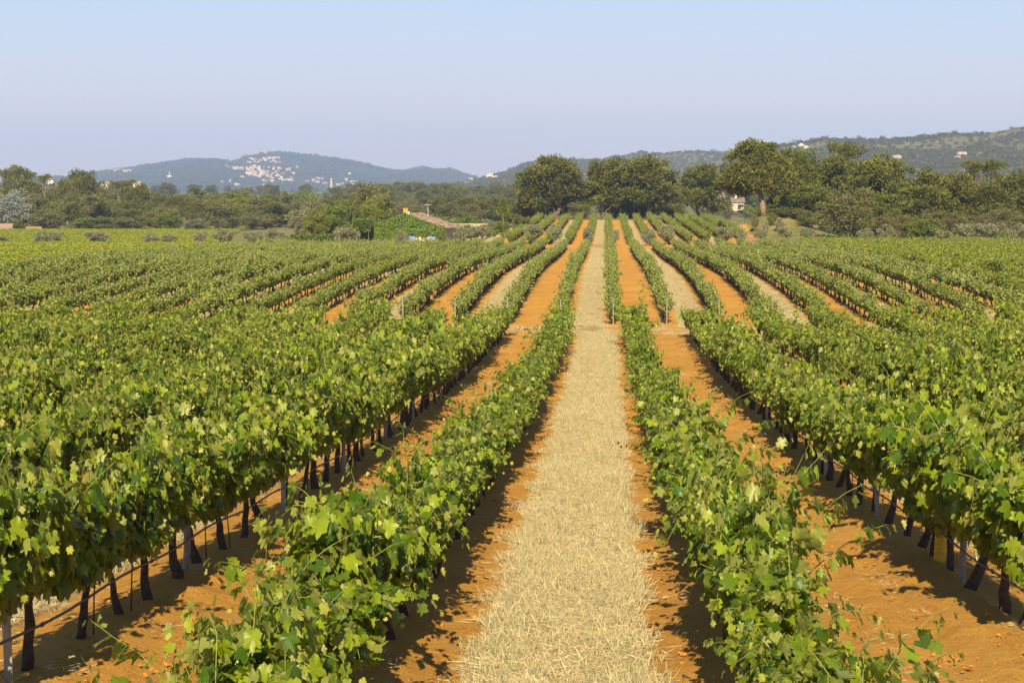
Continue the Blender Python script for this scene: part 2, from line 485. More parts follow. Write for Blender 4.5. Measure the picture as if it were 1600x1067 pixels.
RIDGE_FAR = [(128, 300), (150, 274), (160, 269), (175, 265), (200, 262), (240, 256), (300, 248), (340, 247.5), (362, 251), (372, 252), (385, 244), (410, 239), (450, 237), (500, 243.5), (545, 250), (580, 258), (600, 263), (625, 266.5), (650, 266), (690, 262), (705, 263), (720, 268), (742, 276), (775, 288), (830, 300)]
RIDGE_BUMP = [(560, 300), (600, 272), (630, 265), (650, 260), (662, 258), (680, 264), (720, 275), (760, 300)]
RIDGE_MID = [(640, 300), (700, 291), (745, 279), (790, 266), (820, 253), (850, 249), (880, 246), (930, 250), (960, 245), (1000, 236), (1030, 239), (1080, 235), (1130, 237), (1180, 240), (1250, 262), (1320, 300)]
RIDGE_RIGHT = [(1080, 300), (1130, 262), (1180, 238), (1215, 226), (1250, 221), (1280, 214), (1340, 217), (1400, 215), (1450, 212), (1480, 207), (1530, 207), (1560, 203), (1600, 195), (1660, 186), (1760, 200), (1900, 240), (2000, 300)]
HV_FAR = hill('far_hill', RIDGE_FAR, 5200, 1500, 1400, M['hill_far'], 0.10, CAMZ, 11, 320, 111)
HV_BUMP = hill('distant_hill', RIDGE_BUMP, 6900, 700, 700, M['hill_far'], 0.03, CAMZ, 12, 80, 41)
HV_MID = hill('scrub_hill', RIDGE_MID, 2700, 900, 900, M['hill_near'], 0.12, CAMZ - 2, 13, 240, 111)
HV_RIGHT = hill('right_hill', RIDGE_RIGHT, 1900, 800, 900, M['hill_near'], 0.12, CAMZ - 3, 14, 260, 111)

def on_hill(V, px, py):
    """the point of the hill's near face that shows at a photo pixel"""
    n = V.shape[0] // 2 + 1
    X, Y = proj(V[:n])
    d = (X - px) ** 2 + (Y - py) ** 2
    i = np.unravel_index(np.argmin(d), d.shape)
    return V[:n][i]

# ------------------------------------------------------------------ foliage building blocks
_half = [(0, .62), (9, .50), (13, .52), (24, .36), (33, .41), (38, .50), (43, .50), (52, .61), (60, .50), (65, .51), (80, .37), (90, .42), (96, .44), (110, .53), (119, .45), (125, .46), (142, .43), (160, .46)]
LEAF_FINE = np.array([(math.sin(R(a)) * r, .30 + math.cos(R(a)) * r) for a, r in _half[::-1][:-1]][::1] + [(0, .92)] + [(-math.sin(R(a)) * r, .30 + math.cos(R(a)) * r) for a, r in _half[1:]] + [(0, .05)])
LEAF_MID = np.array([(0, 0), (.42, -.14), (.54, .22), (.28, .45), (0, .90), (-.28, .45), (-.54, .22), (-.42, -.14)])

def leaves(P, T, N, S, tpl, rg, curl=0.25):
    """a leaf (triangle fan) at every P, tip along T, face along N, size S -> verts, tris"""
    m = len(P); k = len(tpl)
    T = T / (np.linalg.norm(T, axis=1)[:, None] + 1e-9)
    B = np.cross(T, N); B /= np.linalg.norm(B, axis=1)[:, None] + 1e-9
    N = np.cross(B, T)
    pts = np.vstack([[(0, .28)], tpl])
    x = pts[:, 0][None, :] * rg.uniform(0.85, 1.1, (m, 1)); y = pts[:, 1][None, :] * np.ones((m, 1))
    fold = rg.uniform(-0.1, 0.55, (m, 1)); droop = rg.uniform(0.0, 0.6, (m, 1)); cup = rg.uniform(-.5, .2, (m, 1)); wav = rg.uniform(0, 6.28, (m, 1))
    z = fold * np.abs(x) - droop * y * y + cup * x * x * 1.4 + .05 * np.sin(9 * x + 7 * y + wav) + rg.normal(0, 0.018, (m, k + 1))
    z[:, 0] += 0.02
    V = P[:, None, :] + S[:, None, None] * (x[..., None] * B[:, None, :] + y[..., None] * T[:, None, :] + z[..., None] * N[:, None, :])
    a = np.arange(k)
    tri = np.stack([np.zeros(k, int), a + 1, (a + 1) % k + 1], -1)
    Fc = (np.arange(m) * (k + 1))[:, None, None] + tri[None]
    return V.reshape(-1, 3), Fc.reshape(-1, 3), k + 1

def quads(P, T, N, L, Wd, rg):
    """flat narrow quads"""
    T = T / (np.linalg.norm(T, axis=1)[:, None] + 1e-9)
    B = np.cross(T, N); B /= np.linalg.norm(B, axis=1)[:, None] + 1e-9
    L = L[:, None]; Wd = Wd[:, None]
    V = np.stack([P - B * Wd * .5, P + T * L * .5 - B * Wd * .62 , P + T * L, P + T * L * .45 + B * Wd * .62], 1)
    V[:, 0] = P
    m = len(P)
    return V.reshape(-1, 3), np.arange(m * 4).reshape(m, 4), 4

def unit(v): return v / (np.linalg.norm(v, axis=-1, keepdims=True) + 1e-9)

def vine_parts(seed, tpl, half_w, z0, z1, nsh, nfill, leaf, mat, long_shoots=0, half_l=0.56, shoots=True):
    """one vine: trunk, shoots and foliage meshes; row runs along Y"""
    rg = np.random.default_rng(seed)
    P = []; T = []; N = []; S = []; AGE = []
    canes = MB()
    zc = (z0 + z1) / 2
    for i in range(nsh + long_shoots):
        lng = i >= nsh
        y = rg.uniform(-half_l * .85, half_l * .85)
        p = np.array([rg.normal(0, .05), y, rg.uniform(z0 + .15, z0 + .3)])
        side = rg.choice([-1, 1])
        d = unit(np.array([side * rg.uniform(.1, .75), rg.normal(0, .35), 1.0]))
        Lt = rg.uniform(.75, 1.3) * (z1 - z0 + .1) if not lng else rg.uniform(1.3, 1.9) * (z1 - z0 + .1)
        st = 0.055; n = int(Lt / st)
        path = [p.copy()]
        for j in range(n):
            t = j / n
            d = d + rg.normal(0, .09, 3)
            if p[2] > z1 - .25: d[2] -= .13 if not lng else .05
            d[2] -= .035 if t > .5 else 0
            if abs(p[0]) > half_w * (1 if not lng else 1.7): d[0] -= np.sign(p[0]) * .15
            d = unit(d)
            p = p + d * st
            path.append(p.copy())
            a = t ** 3
            outx = np.array([np.sign(p[0] + .001 * side) * (.3 + abs(p[0])), rg.normal(0, .5), 0])
            ld = unit(outx + rg.normal(0, .45, 3))
            lp = p + ld * rg.uniform(.03, .09)
            P.append(lp); T.append(ld * .7 + np.array([0, 0, rg.uniform(-1.1, .05)]))
            N.append(np.array([outx[0] * 1.0, -0.15, .75]) + rg.normal(0, .6, 3))
            S.append(leaf * rg.uniform(.75, 1.15) * (1 - .84 * min(1, a))); AGE.append(min(1.0, a * rg.uniform(.8, 1.25)))
        pa = np.array(path)
        canes.tube(pa[::3] if len(pa) > 6 else pa, np.linspace(.0055, .002, len(pa[::3] if len(pa) > 6 else pa)), 4, 0, False)
    # fill: leaves all through the canopy, most on its outside
    th = rg.uniform(0, 2 * math.pi, nfill); rr = rg.uniform(.55, 1.0, nfill) ** .6
    fx = np.cos(th) * half_w * rr * rg.uniform(.8, 1.12, nfill); fz = zc + np.sin(th) * (z1 - z0) / 2 * rr
    fy = rg.uniform(-half_l, half_l, nfill)
    lump = .8 + .5 * (vnoise(fy * 3 + seed, th * 1.2, seed) + .3)
    fx *= lump
    for i in range(nfill):
        o = np.array([math.cos(th[i]), rg.normal(0, .4), math.sin(th[i]) * .6])
        P.append([fx[i], fy[i], fz[i]])
        T.append(o * .6 + np.array([0, 0, rg.uniform(-1.0, -.1)]) + rg.normal(0, .35, 3))
        N.append(o + np.array([0, -.05, .45]) + rg.normal(0, .65, 3))
        S.append(leaf * rg.uniform(.7, 1.2)); AGE.append(rg.uniform(0, .25))
    P, T, N, S, AGE = map(np.array, (P, T, N, S, AGE))
    V, Fc, k = leaves(P, T, N, S, tpl, rg)
    rnd = np.repeat(rg.uniform(0, 1, len(P)), k); age = np.repeat(AGE, k)
    fol = make_mesh('foliage', V, [Fc], mat, None, tpl is LEAF_FINE, {'rnd': rnd, 'age': age})
    tr = MB()
    bend = rg.normal(0, .05, 2)
    zt = z0 + .22
    zz = np.linspace(-.06, zt, 8)
    tp = np.stack([bend[0] * np.sin(zz / zt * 2.6) + rg.normal(0, .008, 8), bend[1] * 1.6 * np.sin(zz / zt * 2.2) + rg.normal(0, .01, 8), zz], -1)
    rad = np.array([.055, .047, .040, .037, .034, .039, .052, .046]) * rg.uniform(.85, 1.15)
    tr.tube(tp, rad, 9, 0, True, .24, rg)
    for s in (-1, 1):
        L = rg.uniform(.28, .45)
        q = np.linspace(0, 1, 5)
        ap = np.stack([tp[-1][0] + rg.normal(0, .012, 5), tp[-1][1] + s * q * L, zt - .03 + .10 * q + rg.normal(0, .012, 5)], -1)
        tr.tube(ap, np.linspace(.034, .016, 5), 7, 0, True, .15, rg)
        for sp in (.45, .8):
            b = ap[int(sp * 4)]
            tr.tube([b, b + np.array([rg.normal(0, .03), rg.normal(0, .02), .09])], [.014, .010], 5)
    trunk = tr.mesh('trunk', M['bark'], True)
    return trunk, (canes.mesh('shoots', M['shoot'], True) if shoots else None), fol

def merged(name, parts):
    """join meshes (trunk, foliage...) into one mesh for the far instanced stuff"""
    V = []; Fs = {}; mats = []; mi = {}; rnd = []; age = []; off = 0
    for me in parts:
        n = len(me.vertices)
        co = np.empty(n * 3, np.float32); me.vertices.foreach_get('co', co); V.append(co.reshape(-1, 3))
        m0 = len(mats); mats += list(me.materials)
        r = np.full(n, .5, np.float32); a = np.zeros(n, np.float32)
        if 'rnd' in me.attributes:
            me.attributes['rnd'].data.foreach_get('value', r); me.attributes['age'].data.foreach_get('value', a)
        rnd.append(r); age.append(a)
        for p in me.polygons:
            k = len(p.vertices)
            Fs.setdefault(k, []).append([i + off for i in p.vertices]); mi.setdefault(k, []).append(m0 + p.material_index)
        off += n
    ks = sorted(Fs)
    return make_mesh(name, np.concatenate(V), [np.array(Fs[k]) for k in ks], mats, np.concatenate([np.array(mi[k]) for k in ks]), False,
                     {'rnd': np.concatenate(rnd), 'age': np.concatenate(age)})

def scatter(name, pts, rot, scl, idx, sources, label=None, cat=None, kind='stuff'):
    """ONE uncountable object: its points carry copies of the source meshes"""
    src = bpy.data.collections.new(name + '_sources')
    for i, me in enumerate(sources):
        o = bpy.data.objects.new('%s_source_%02d' % (name, i), me)
        src.objects.link(o)
    me = bpy.data.meshes.new(name)
    n = len(pts)
    me.vertices.add(n)
    me.vertices.foreach_set('co', np.ascontiguousarray(pts, dtype=np.float32).ravel())
    for k, v in (('rot', rot), ('scl', scl)):
        a = me.attributes.new(k, 'FLOAT_VECTOR', 'POINT')
        a.data.foreach_set('vector', np.ascontiguousarray(v, dtype=np.float32).ravel())
    a = me.attributes.new('pick', 'INT', 'POINT')
    a.data.foreach_set('value', np.ascontiguousarray(idx, dtype=np.int32))
    o = obj(name, me)
    ng = bpy.data.node_groups.new(name + '_nodes', 'GeometryNodeTree')
    ng.interface.new_socket('Geometry', in_out='INPUT', socket_type='NodeSocketGeometry')
    ng.interface.new_socket('Geometry', in_out='OUTPUT', socket_type='NodeSocketGeometry')
    gi = ng.nodes.new('NodeGroupInput'); go = ng.nodes.new('NodeGroupOutput')
    ci = ng.nodes.new('GeometryNodeCollectionInfo')
    ci.inputs['Collection'].default_value = src
    ci.inputs['Separate Children'].default_value = True
    ci.inputs['Reset Children'].default_value = True
    iop = ng.nodes.new('GeometryNodeInstanceOnPoints')
    iop.inputs['Pick Instance'].default_value = True
    def na(nm, typ):
        nd = ng.nodes.new('GeometryNodeInputNamedAttribute'); nd.data_type = typ
        nd.inputs['Name'].default_value = nm
        return next(s for s in nd.outputs if s.enabled and s.name == 'Attribute')
    L = ng.links.new
    L(gi.outputs[0], iop.inputs['Points'])
    L(ci.outputs[0], iop.inputs['Instance'])
    L(na('pick', 'INT'), iop.inputs['Instance Index'])
    L(na('rot', 'FLOAT_VECTOR'), iop.inputs['Rotation'])
    L(na('scl', 'FLOAT_VECTOR'), iop.inputs['Scale'])
    L(iop.outputs[0], go.inputs[0])
    md = o.modifiers.new('scatter', 'NODES'); md.node_group = ng
    return tag(o, label, cat, None, kind)

# ------------------------------------------------------------------ vines
FRONT = []        # (x, y, row index, side)
for x, k, s in rows_front():
    y = 6.6 + rng.uniform(0, 1)
    while y < front_end(x):
        yy = y + rng.normal(0, .10)
        FRONT.append((x + rng.normal(0, .03), yy, k, s))
        y += 1.0
FRONT = np.array(FRONT)
FZ = gz(FRONT[:, 0], FRONT[:, 1]) + berm(FRONT[:, 0], FRONT[:, 1])
mid = np.stack([FRONT[:, 0], FRONT[:, 1], FZ + 0.95], -1)
PX, PY = proj(mid)
mpx = 600.0 / FRONT[:, 1] * 2.2
inside = (PX > -mpx * .8) & (PX < W + mpx * .8) & (PY < H + mpx * 1.0)
FRONT = FRONT[inside]; FZ = FZ[inside]; PXi = PX[inside]; PYi = PY[inside]
tx, ty = proj(np.stack([FRONT[:, 0], FRONT[:, 1], FZ + 1.1], -1))
vis = (tx > -60) & (tx < W + 60) & (ty < H + 30)
keepv = vis & (rng.random(len(vis)) > .03)
FRONT = FRONT[keepv]; FZ = FZ[keepv]
order = np.argsort(FRONT[:, 1])
near_ids = order[:298]
VIG = 1 + .42 * fbm(FRONT[:, 0] * 3.1, FRONT[:, 1] / 3.0, 131, 3) + .0
near_set = set(near_ids.tolist())

NEAR = [vine_parts(100 + i, LEAF_FINE, .25 + .03 * (i % 3), .46, 1.02 + .05 * (i % 4), 18, 280, .146, M['leaf_front'], (1, 3, 2, 4, 1, 2, 5)[i % 7]) for i in range(12)]
protos = []
def row_name(x):
    if x < -0.35:
        n = len([1 for r in rows_front() if x - .5 < r[0] < -0.35])
        return n, 'left'
    n = len([1 for r in rows_front() if -0.35 < r[0] < x + .5])
    return n, 'right'
by_row = {}
for i in near_ids:
    by_row.setdefault(row_name(FRONT[i, 0]), []).append(i)
for key in sorted(by_row):
    ids = sorted(by_row[key], key=lambda i: FRONT[i, 1])
    n, side = key
    for j, i in enumerate(ids):
        rw = '%s row %s of the straw path' % (ordinal(n), side)
        lab = '%s grape vine from the front in the %s' % (ordinal(j + 1), rw)
        e = empty('grape_vine', (FRONT[i, 0], FRONT[i, 1], FZ[i]), lab, 'grape vine', 'grape vines in the front block', (math.pi if rng.random() < .5 else 0) + rng.normal(0, .08))
        v = int(rng.integers(0, 12))
        e.scale = (VIG[i] * rng.uniform(.85, 1.15) * ((.82 if side == 'left' else .78) if n == 1 else .90), 1.0, VIG[i] * rng.uniform(.90, 1.10) * (.90 if n == 1 else 1.18))
        if len(protos) <= 12 and v not in [p[0] for p in protos]:
            o3 = [obj(nm, me, e) for nm, me in zip(('trunk', 'shoots', 'foliage'), NEAR[v])]
            protos.append((v, o3))
        else:
            o3 = next(p[1] for p in protos if p[0] == v)
            for o in o3:
                c = o.copy(); COL.objects.link(c); c.parent = e

# all further vines: front block beyond the near ones, the upper block, the block on the rise
MIDV = [merged('vine', [a for a in vine_parts(200 + i, LEAF_MID, .26, .44, 1.06 + .05 * (i % 3), 13, 140, .14, M['leaf_front'], i % 3, shoots=False) if a]) for i in range(6)]
BACKV = [merged('vine', [a for a in vine_parts(300 + i, LEAF_MID, .12, .40, .96 + .04 * (i % 3), 9, 90, .135, M['leaf_back'], 0, shoots=False) if a]) for i in range(6)]
pts = []; scl = []; pick = []; rot = []
for i in range(len(FRONT)):
    if i in near_set: continue
    pts.append((FRONT[i, 0], FRONT[i, 1], FZ[i])); pick.append(rng.integers(0, 6))
    scl.append((VIG[i] * rng.uniform(.85, 1.2), 1, VIG[i] * rng.uniform(.9, 1.12)))
for x, k, s in rows_upper():
    if x < -41: continue
    y = (front_end(x) + 7.0) + rng.uniform(0, .4)
    end = UP1 + rng.uniform(-.5, .5)
    while y < end:
        p = (x + rng.normal(0, .02), y + rng.normal(0, .05))
        z = float(gz(*p)); a, b = proj((p[0], p[1], z + 1))
        y += .95
        if -60 < a < 1660 and rng.random() > .025:
            right = x > 22
            wide = 1.25 if abs(x) > 18 else 1.0
            pts.append((*p, z)); pick.append(rng.integers(0, 6) if right else 6 + rng.integers(0, 6))
            vg = 1 + .35 * float(fbm(x * 3.3, p[1] / 3.5, 133, 3)); scl.append((wide * vg * rng.uniform(.85, 1.15) * (1.0 if right else 1), 1, vg * rng.uniform(.9, 1.12)))
for x, k, s in rows_upper():
    if not -14 < x < 19.5: continue
    y = TOP0 + max(0, (x - 10)) * 1.5
    while y < TOP1:
        p = (x + rng.normal(0, .02), y + rng.normal(0, .05))
        y += .95
        pts.append((*p, float(gz(*p)))); pick.append(rng.integers(0, 6) if rng.random() < .5 else 6 + rng.integers(0, 6)); scl.append((rng.uniform(.9, 1.15), 1, rng.uniform(.95, 1.2)))
n = len(pts)
rot = np.zeros((n, 3)); rot[:, 2] = np.where(rng.random(n) < .5, 0, math.pi) + rng.normal(0, .08, n)
scatter('vineyard_rows', np.array(pts), rot, np.array(scl), np.array(pick), MIDV + BACKV, 'long green rows of grape vines running to the far trees', 'grape vines')
print('vines', n, len(near_ids))

# ------------------------------------------------------------------ straw stubble strips, clods
def straw_patch(seed, nb, size, h, lay, green):
    rg = np.random.default_rng(seed)
    P = np.stack([rg.uniform(-size / 2, size / 2, nb), rg.uniform(-size / 2, size / 2, nb), np.zeros(nb)], -1)
    T = np.stack([rg.normal(0, .5, nb), rg.normal(0, .5, nb), np.ones(nb)], -1)
    ly = rg.random(nb) < lay
    T[ly] = np.stack([rg.normal(0, 1, ly.sum()), rg.normal(0, 1, ly.sum()), rg.uniform(.02, .25, ly.sum())], -1)
    P[ly, 2] += rg.uniform(.0, .09, ly.sum())
    N = rg.normal(0, 1, (nb, 3)); N[:, 1] -= .8
    L = rg.uniform(.45, 1.1, nb) * h; L[ly] *= 1.2
    V, Q, k = quads(P, T, N, L, rg.uniform(.0032, .0065, nb), rg)
    return make_mesh('stubble', V, [Q], M['straw'], None, False, {'rnd': np.repeat(rg.random(nb), k), 'age': np.repeat((rg.random(nb) < green) * rg.uniform(.6, 1, nb), k)})
STRAW = [straw_patch(500 + i, 560, .5, .14, .42, .14) for i in range(4)] + [straw_patch(520 + i, 300, .5, .21, .2, .45) for i in range(3)] + [straw_patch(540 + i, 40, .5, .13, .9, .05) for i in range(3)]
pts = []; pick = []; scl = []
def straw_run(c, y0, y1, step, half):
    y = y0
    while y < y1:
        for u in np.arange(-half, half + .01, step):
            x = c + u + rng.normal(0, .10); yy = y + rng.uniform(-.2, .2)
            a, b = proj((x, yy, float(gz(x, yy))))
            if a < -40 or a > 1640 or b > 1150: continue
            dn = fbm(x * 1.7, yy * .8, 91, 3)
            if dn < -.36 and rng.random() < .5: continue
            edge = (abs(u) > half * .8 and rng.random() < .6) or rng.random() < .05
            pts.append((x, yy, float(gz(x, yy)) - .01)); pick.append(4 + rng.integers(0, 3) if edge and rng.random() < .75 else rng.integers(0, 4))
            trk = .55 if abs(abs(u - .02) - .27) < .09 else 1.0; scl.append((1, 1, max(trk, .75) * rng.uniform(.7, 1.15) * (1 + .35 * dn)))
        y += step
for k in range(-8, 9):
    c = -0.35 + 5.3 * k
    straw_run(c, 8.0, front_end(c) + 1, .17 if k == 0 else .32, .44)
for k in range(-14, 11):
    c = -0.87 + 4.9 * k
    straw_run(c + .13, front_end(c) + 6, UP1, .40, .46)
for k in range(-3, 4):
    straw_run(-0.74 + 4.9 * k, TOP0, TOP1, .55, .5)
# headland between the two blocks, and stray straw on the soil
for i in range(1300):
    x = rng.uniform(-30, 34); y = front_end(x) + rng.uniform(0.2, 6.5)
    pts.append((x, y, float(gz(x, y)) - .02)); pick.append(7 + rng.integers(0, 3) if rng.random() < .6 else rng.integers(0, 7)); scl.append((1, 1, rng.uniform(.4, .8)))
for i in range(700):
    x = rng.uniform(-9, 9); y = 9 + 62 * rng.random() ** 1.5
    if straw_dist(np.array(x), np.array(y)) > -.05 and rng.random() < .7: continue
    pts.append((x, y, float(gz(x, y)) + float(berm(x, y)) + .02)); pick.append(7 + rng.integers(0, 3)); scl.append((.8, .8, rng.uniform(.3, .8)))
for i in range(34):      # wisps of cut straw and small dry tufts on the lanes
    y = 11 + 55 * rng.random() ** 1.3; x = -0.35 + 2.65 + 5.3 * rng.integers(-2, 2) + rng.uniform(-.9, .9)
    for q in range(int(rng.integers(3, 9))):
        xx, yy = x + rng.normal(0, .14), y + rng.normal(0, .22)
        pts.append((xx, yy, float(gz(xx, yy)) + float(berm(xx, yy)) + .01)); pick.append(7 + rng.integers(0, 3)); s_ = rng.uniform(.4, .8); scl.append((s_, s_, rng.uniform(.5, 1.1)))
n = len(pts); rot = np.zeros((n, 3)); rot[:, 2] = rng.uniform(0, 6.28, n)
scatter('dry_grass', np.array(pts), rot, np.array(scl), np.array(pick), STRAW, 'mown straw stubble growing in pale strips between the vine rows', 'dry grass')
print('straw', n)

def clod(seed):
    rg = np.random.default_rng(seed)
    import bmesh
    bm = bmesh.new(); bmesh.ops.create_icosphere(bm, subdivisions=1, radius=1.0)
    for v in bm.verts:
        v.co *= rg.uniform(.65, 1.25)
        v.co.z *= .6
    me = bpy.data.meshes.new('clod'); bm.to_mesh(me); bm.free()
    return me
M['clod'] = plain('soil_clod', (0.40, 0.18, 0.026), 0.95, 0.3, 3)
CL = [clod(i) for i in range(5)]
for c in CL: c.materials.append(M['clod'])
pts = []; scl = []
while len(pts) < 6500:
    y = 8 + 60 * rng.random() ** 1.7; x = rng.uniform(-.33, .27) * y
    d = float(straw_dist(np.array(x), np.array(y)))
    if d > -.02 or fbm(x * 1.1, y * .7, 61, 2) < -.02: continue
    s = .006 + .024 * rng.random() ** 4
    pts.append((x, y, float(gz(x, y)) + float(berm(x, y)) + .012)); scl.append((s, s, s * rng.uniform(.7, 1.1)))
n = len(pts); rot = rng.uniform(0, 6.28, (n, 3)); rot[:, :2] *= .06
scatter('soil_clods', np.array(pts), rot, np.array(scl), rng.integers(0, 5, n), CL, 'crumbly orange clods lying on the tilled soil', 'soil')

# ------------------------------------------------------------------ posts, pipes, sleeve
def post_mesh(kind):
    b = MB()
    if kind == 'wood':
        z = np.array([-.3, 0, .3, .7, 1.05, 1.30, 1.34]); rg = np.random.default_rng(3)
        b.tube(np.stack([rg.normal(0, .003, 7), rg.normal(0, .003, 7), z], -1), np.array([.036, .035, .034, .035, .033, .033, .022]), 9, 0, True, .06, rg)
        for h in (.72, 1.08): b.tube([(-.045, -.01, h), (.045, .01, h)], [.004, .004], 5)
    else:
        b.box((0, 0, .52), (.045, .006, 1.64)); b.box((-.0255, .014, .52), (.006, .034, 1.64)); b.box((.0255, .014, .52), (.006, .034, 1.64))
        for h in np.arange(.35, 1.31, .12): b.box((-.032, .014, h), (.007, .016, .02)); b.box((.032, .014, h), (.007, .016, .02))
    return b.mesh('vineyard_post', M['post_grey'] if kind == 'wood' else M['post_metal'], kind == 'wood')
PM = {'wood': post_mesh('wood'), 'metal': post_mesh('metal')}
def add_post(x, y, kind, label, sz=1.0, thin=1.0):
    o = obj('vineyard_post', PM[kind], None, (x, y, float(gz(x, y)) + float(berm(x, y)) - .02))
    o.rotation_euler = (rng.normal(0, .03), rng.normal(0, .03), rng.uniform(-.4, .4))
    o.scale = (thin, thin, sz * rng.uniform(.96, 1.05))
    return tag(o, label, 'vineyard post', 'posts in the vine rows')
seen_rows = {}
for x, k, s in rows_front():
    if abs(x) > 26: continue
    n, side = row_name(x)
    j = 0
    for y in np.arange(8.8 + (n * 1.37) % 5 if n > 1 else 10.2 + (2.4 if side == 'right' else 0), front_end(x) - 2, 5.0):
        a, b = proj((x, y, float(gz(x, y)) + 1.0))
        if not (8 < a < W - 8 and b < H - 4) or y > 46 or (n == 1 and (side == 'left' or j > 0)) or n > 3: continue
        j += 1
        wood = (n + int(y)) % 3 == 0 or (side == 'right' and n == 1)
        add_post(x + rng.normal(0, .03), y, 'wood' if wood else 'metal', '%s %s post of the %s front row %s of the straw path' % (ordinal(j), 'wooden' if wood else 'metal', ordinal(n), side), .90)
up = sorted(r[0] for r in rows_upper())
for x in up:
    n = len([1 for r in up if (x <= r < -.87) or (-.87 < r <= x)]); side = 'left' if x < -.87 else 'right'
    y = front_end(x) + 6.6
    a, b = proj((x, y, float(gz(x, y)) + 1.0))
    if 5 < a < W - 5 and abs(x + 1.5) < 10:
        add_post(x, y, 'wood', 'pale post starting the %s upper row %s of the straw path' % (ordinal(n), side), .95, .85)
    if abs(x) < 6 or abs(x) > 45 or n % 2: continue
    j = 0
    for y in np.arange(86 + (n * 5.3) % 11, 150, 23.0):
        a, b = proj((x, y, float(gz(x, y)) + 1.2))
        if 5 < a < W - 5 and len([o for o in COL.objects if o.name.startswith('vineyard_post')]) < 285:
            j += 1
            add_post(x, y, 'wood', '%s thin post along the %s upper row %s of the straw path' % (ordinal(j), ordinal(n), side), .92, .7)

for x, k, s in rows_front():
    if abs(x) > 7.5: continue
    n, side = row_name(x)
    ys = np.arange(6.0, 60, .5)
    xs = x + .05 * (1 if side == 'left' else -1) + np.zeros_like(ys)
    zs = gz(xs, ys) + .44 + .018 * np.sin(ys * 1.9) + .012 * np.sin(ys * .7 + 2)
    b = MB(); b.tube(np.stack([xs, ys, zs], -1), .011, 6)
    for q in range(0, len(ys), 6):
        b.tube([(xs[q], ys[q] - .03, zs[q]), (xs[q], ys[q] + .03, zs[q])], [.016, .016], 6)
    tag(obj('drip_pipe', b.mesh('drip_pipe', M['pipe'], True)), 'black irrigation pipe low along the %s vine row %s of the straw path' % (ordinal(n), side), 'irrigation pipe', 'drip pipes under the vines')
# thin rods beside vines of the rows next to the soil lanes
RB = MB(); RB.tube([(0, 0, -.1), (0, 0, .5), (.006, 0, .95)], [.007, .007, .006], 6)
RB.tube([(-.012, 0, .46), (.012, 0, .46)], [.010, .010], 5)
RM = RB.mesh('vine_stake', M['pipe'], True)
for i in near_ids:
    if row_name(FRONT[i, 0]) in ((2, 'left'), (2, 'right')) and FRONT[i, 1] < 34 and rng.random() < .5:
        key = row_name(FRONT[i, 0]); j = sorted(by_row[key], key=lambda q: FRONT[q, 1]).index(i) + 1
        o = obj('vine_stake', RM, None, (FRONT[i, 0] + .06, FRONT[i, 1] + .12, FZ[i]))
        o.rotation_euler = (rng.normal(0, .06), rng.normal(0, .06), 0)
        tag(o, 'thin dark stake beside the %s vine in the second row %s of the straw path' % (ordinal(j), key[1]), 'stake', 'stakes beside the vines')

def sleeve(x, y, label):
    b = MB()
    n = 20; z = np.linspace(.05, .36, 13)
    for i in range(12):
        r = .062 + (.004 if i % 2 else 0)
        th = np.arange(n + 1) / n * 2 * math.pi * .97
        lo = np.stack([r * np.cos(th), r * np.sin(th), np.full(n + 1, z[i])], -1)
        hi = np.stack([r * np.cos(th), r * np.sin(th), np.full(n + 1, z[i + 1] - .002)], -1)
        V = np.concatenate([lo, hi])
        b.add(V, [(j, j + 1, j + 2 + n, j + 1 + n) for j in range(n)])
    t = plain('yellow_mesh', (0.62, 0.42, 0.035), .6, .2, 20)
    o = obj('trunk_guard', b.mesh('trunk_guard', t, True), None, (x, y, float(gz(x, y)) + float(berm(x, y))))
    o.rotation_euler = (.05, .04, 0)
    tag(o, label, 'trunk guard')
c = min((i for i in near_ids if row_name(FRONT[i, 0]) == (2, 'right')), key=lambda i: abs(FRONT[i, 1] - 18.0))
sleeve(FRONT[c, 0] + .01, FRONT[c, 1] - .30, 'yellow ribbed guard sleeve at the foot of a vine beside the orange lane')

